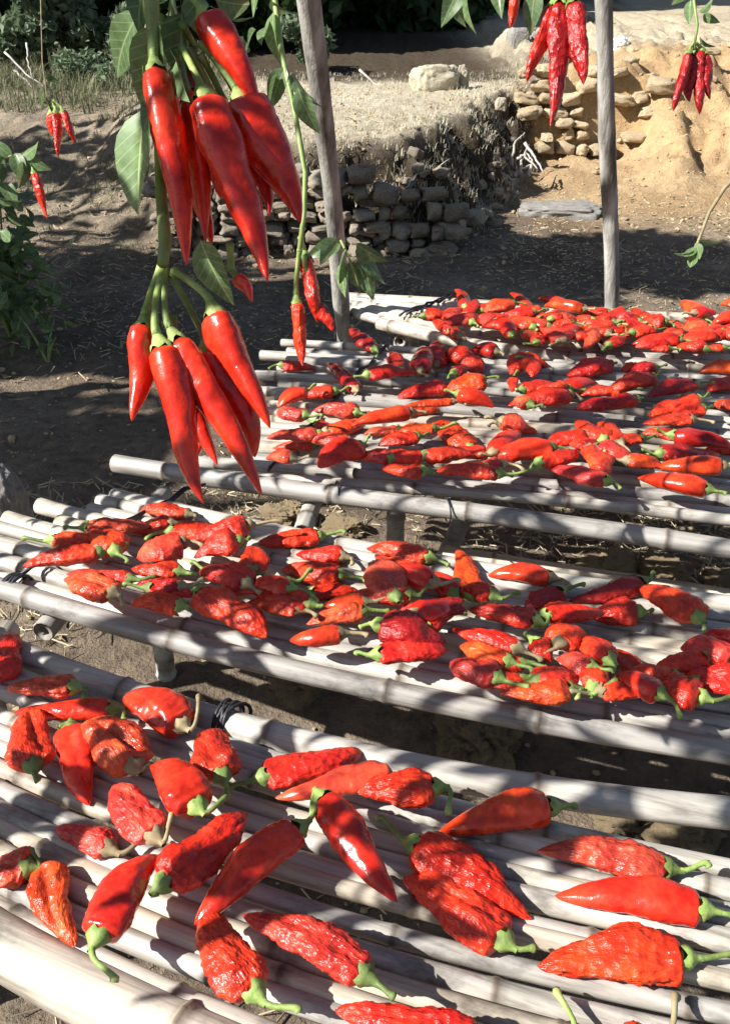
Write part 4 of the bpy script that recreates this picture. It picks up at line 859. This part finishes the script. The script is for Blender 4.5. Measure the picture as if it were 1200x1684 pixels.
def tree(name, base, h, spread, clumps, nleaf, size, label, cat='tree', mat=None, trunk_r=.12, group=None, limbs=6):
    x, y = base; g = zg(x, y)-.05; root = empty(name, (x, y, g)); tag(root, label, cat, group); rnd = random.Random(int(x*100+y*7))
    V, Fc = tube([(rnd.uniform(-.03, .03)*i*h*.08, rnd.uniform(-.03, .03)*i*h*.08, h*i/9) for i in range(10)], [trunk_r*(1.25 if i == 0 else 1-.08*i) for i in range(10)], 10)
    for k in range(limbs):
        c = clumps[k % len(clumps)]; z0 = h*rnd.uniform(.3, .75)
        tube(bez((0, 0, z0), (c[0]*.3, c[1]*.3, z0+.1*h), (c[0]*.7, c[1]*.7, lerp(z0, c[2], .7)), (c[0], c[1], c[2]), 7), [trunk_r*.45*(1-.11*i) for i in range(7)], 6, False, V, Fc)
    obj('trunk', mesh_of('trunk', V, Fc), M_TRUNK, root)
    P_, f = leaf_cloud(clumps, nleaf, size); obj('crown', mesh_of('crown', P_, f, False), mat or M_TREELEAF, root)
    return root
def clump_set(seed, n, R3, c=(0, 0, 0), s=(.3, .6)):
    rnd = random.Random(seed); o = []
    for _ in range(n):
        a = rnd.uniform(0, 6.3); q = rnd.random()**.5; k = rnd.uniform(*s)
        o.append((c[0]+R3[0]*q*math.cos(a), c[1]+R3[1]*q*math.sin(a), c[2]+R3[2]*rnd.uniform(-1, 1), k, k, k*.8))
    return o
# trees behind, upper left
for i, (x, y, h, lab) in enumerate([(-4.9, 11.0, 3.6, 'dark tree at the extreme upper left corner'), (-3.3, 11.8, 3.9, 'dark tree behind the grey-green shrub'), (-1.7, 11.6, 4.0, 'dark tree behind the near hanging bunch'), (-7.6, 11.6, 4.0, 'dark tree standing left of the picture'), (-.7, 13.6, 4.4, 'dark tree behind the leaning post'), (.7, 14.0, 4.0, 'dark tree beyond the shaded slope'), (1.9, 15.2, 4.0, 'dark tree above the grey blocks'), (3.1, 17, 4.4, 'distant dark tree behind the shade-dark red bunch')]):
    tree('tree', (x, y), h, 1.5, clump_set(i+3, 34, (1.15, 1.1, h*.46), (0, 0, h*.5), (.35, .65)), 13000, .13, lab, group='trees behind the terrace')
tree('shrub', (-3.05, 9.5), 1.0, .5, clump_set(31, 18, (.55, .4, .45), (0, 0, .7), (.14, .3)), 6500, .055, 'grey-green shrub in front of the dark trees at upper left', 'shrub', M_SAGE, .03)
tree('shrub', (-2.0, 9.4), .5, .5, clump_set(33, 8, (.3, .25, .16), (0, 0, .35), (.1, .22)), 2600, .04, 'pale small shrub left of the near hanging bunch', 'shrub', M_SAGE, .02)
tree('shrub', (-.55, 9.6), .5, .5, clump_set(34, 6, (.22, .2, .16), (0, 0, .3), (.08, .16)), 900, .04, 'thin shaded shrub right of the leaning post', 'shrub', M_SAGE, .02)
tree('shrub', (-2.3, 8.6), .3, .4, clump_set(36, 6, (.35, .25, .08), (0, 0, .15), (.08, .16)), 1200, .035, 'low pale bush on the sunlit slope behind the small red bunch', 'shrub', M_SAGE, .015)
# tree left of the racks that throws the broad shade behind them
def shade_tree(base, h, targets, label, nleaf=24000, size=.09):
    x, y = base; g = zg(x, y)-.05; cl = []
    for (sx, sy, z, s) in targets:     # crown clumps standing up-sun of the ground they shade
        k = z/(-sd.z); cl.append((sx-sd.x*k-x, sy-sd.y*k-y, z-g, s, s, s*.75))
    return tree('tree', base, h, 2, cl, nleaf, size, label, trunk_r=.14, limbs=len(cl))
rs = random.Random(4); tg = []
for _ in range(30): tg.append((rs.uniform(-2.6, .9), rs.uniform(3.4, 4.65), rs.uniform(2.6, 4.0), rs.uniform(.35, .55)))
for _ in range(14): tg.append((rs.uniform(.3, 1.75), rs.uniform(4.7, 5.35), rs.uniform(2.8, 4.2), rs.uniform(.3, .45)))
for _ in range(10): tg.append((rs.uniform(-2.6, -.75), rs.uniform(2.0, 3.3), rs.uniform(2.6, 3.6), rs.uniform(.3, .45)))
shade_tree((-5.4, 2.6), 3.2, tg, 'broad leafy tree standing out of view at left, shading the ground')

tg = [(rs.uniform(-3.2, -.5), rs.uniform(5.0, 7.4), rs.uniform(2.8, 4.2), rs.uniform(.3, .6)) for _ in range(22)]  # sparse unseen tree, added to dapple the shade over the left bank
shade_tree((-6.2, 5.2), 3.2, tg, 'thin-leaved unseen tree added behind the broad one to dapple the left bank', 520, .11)
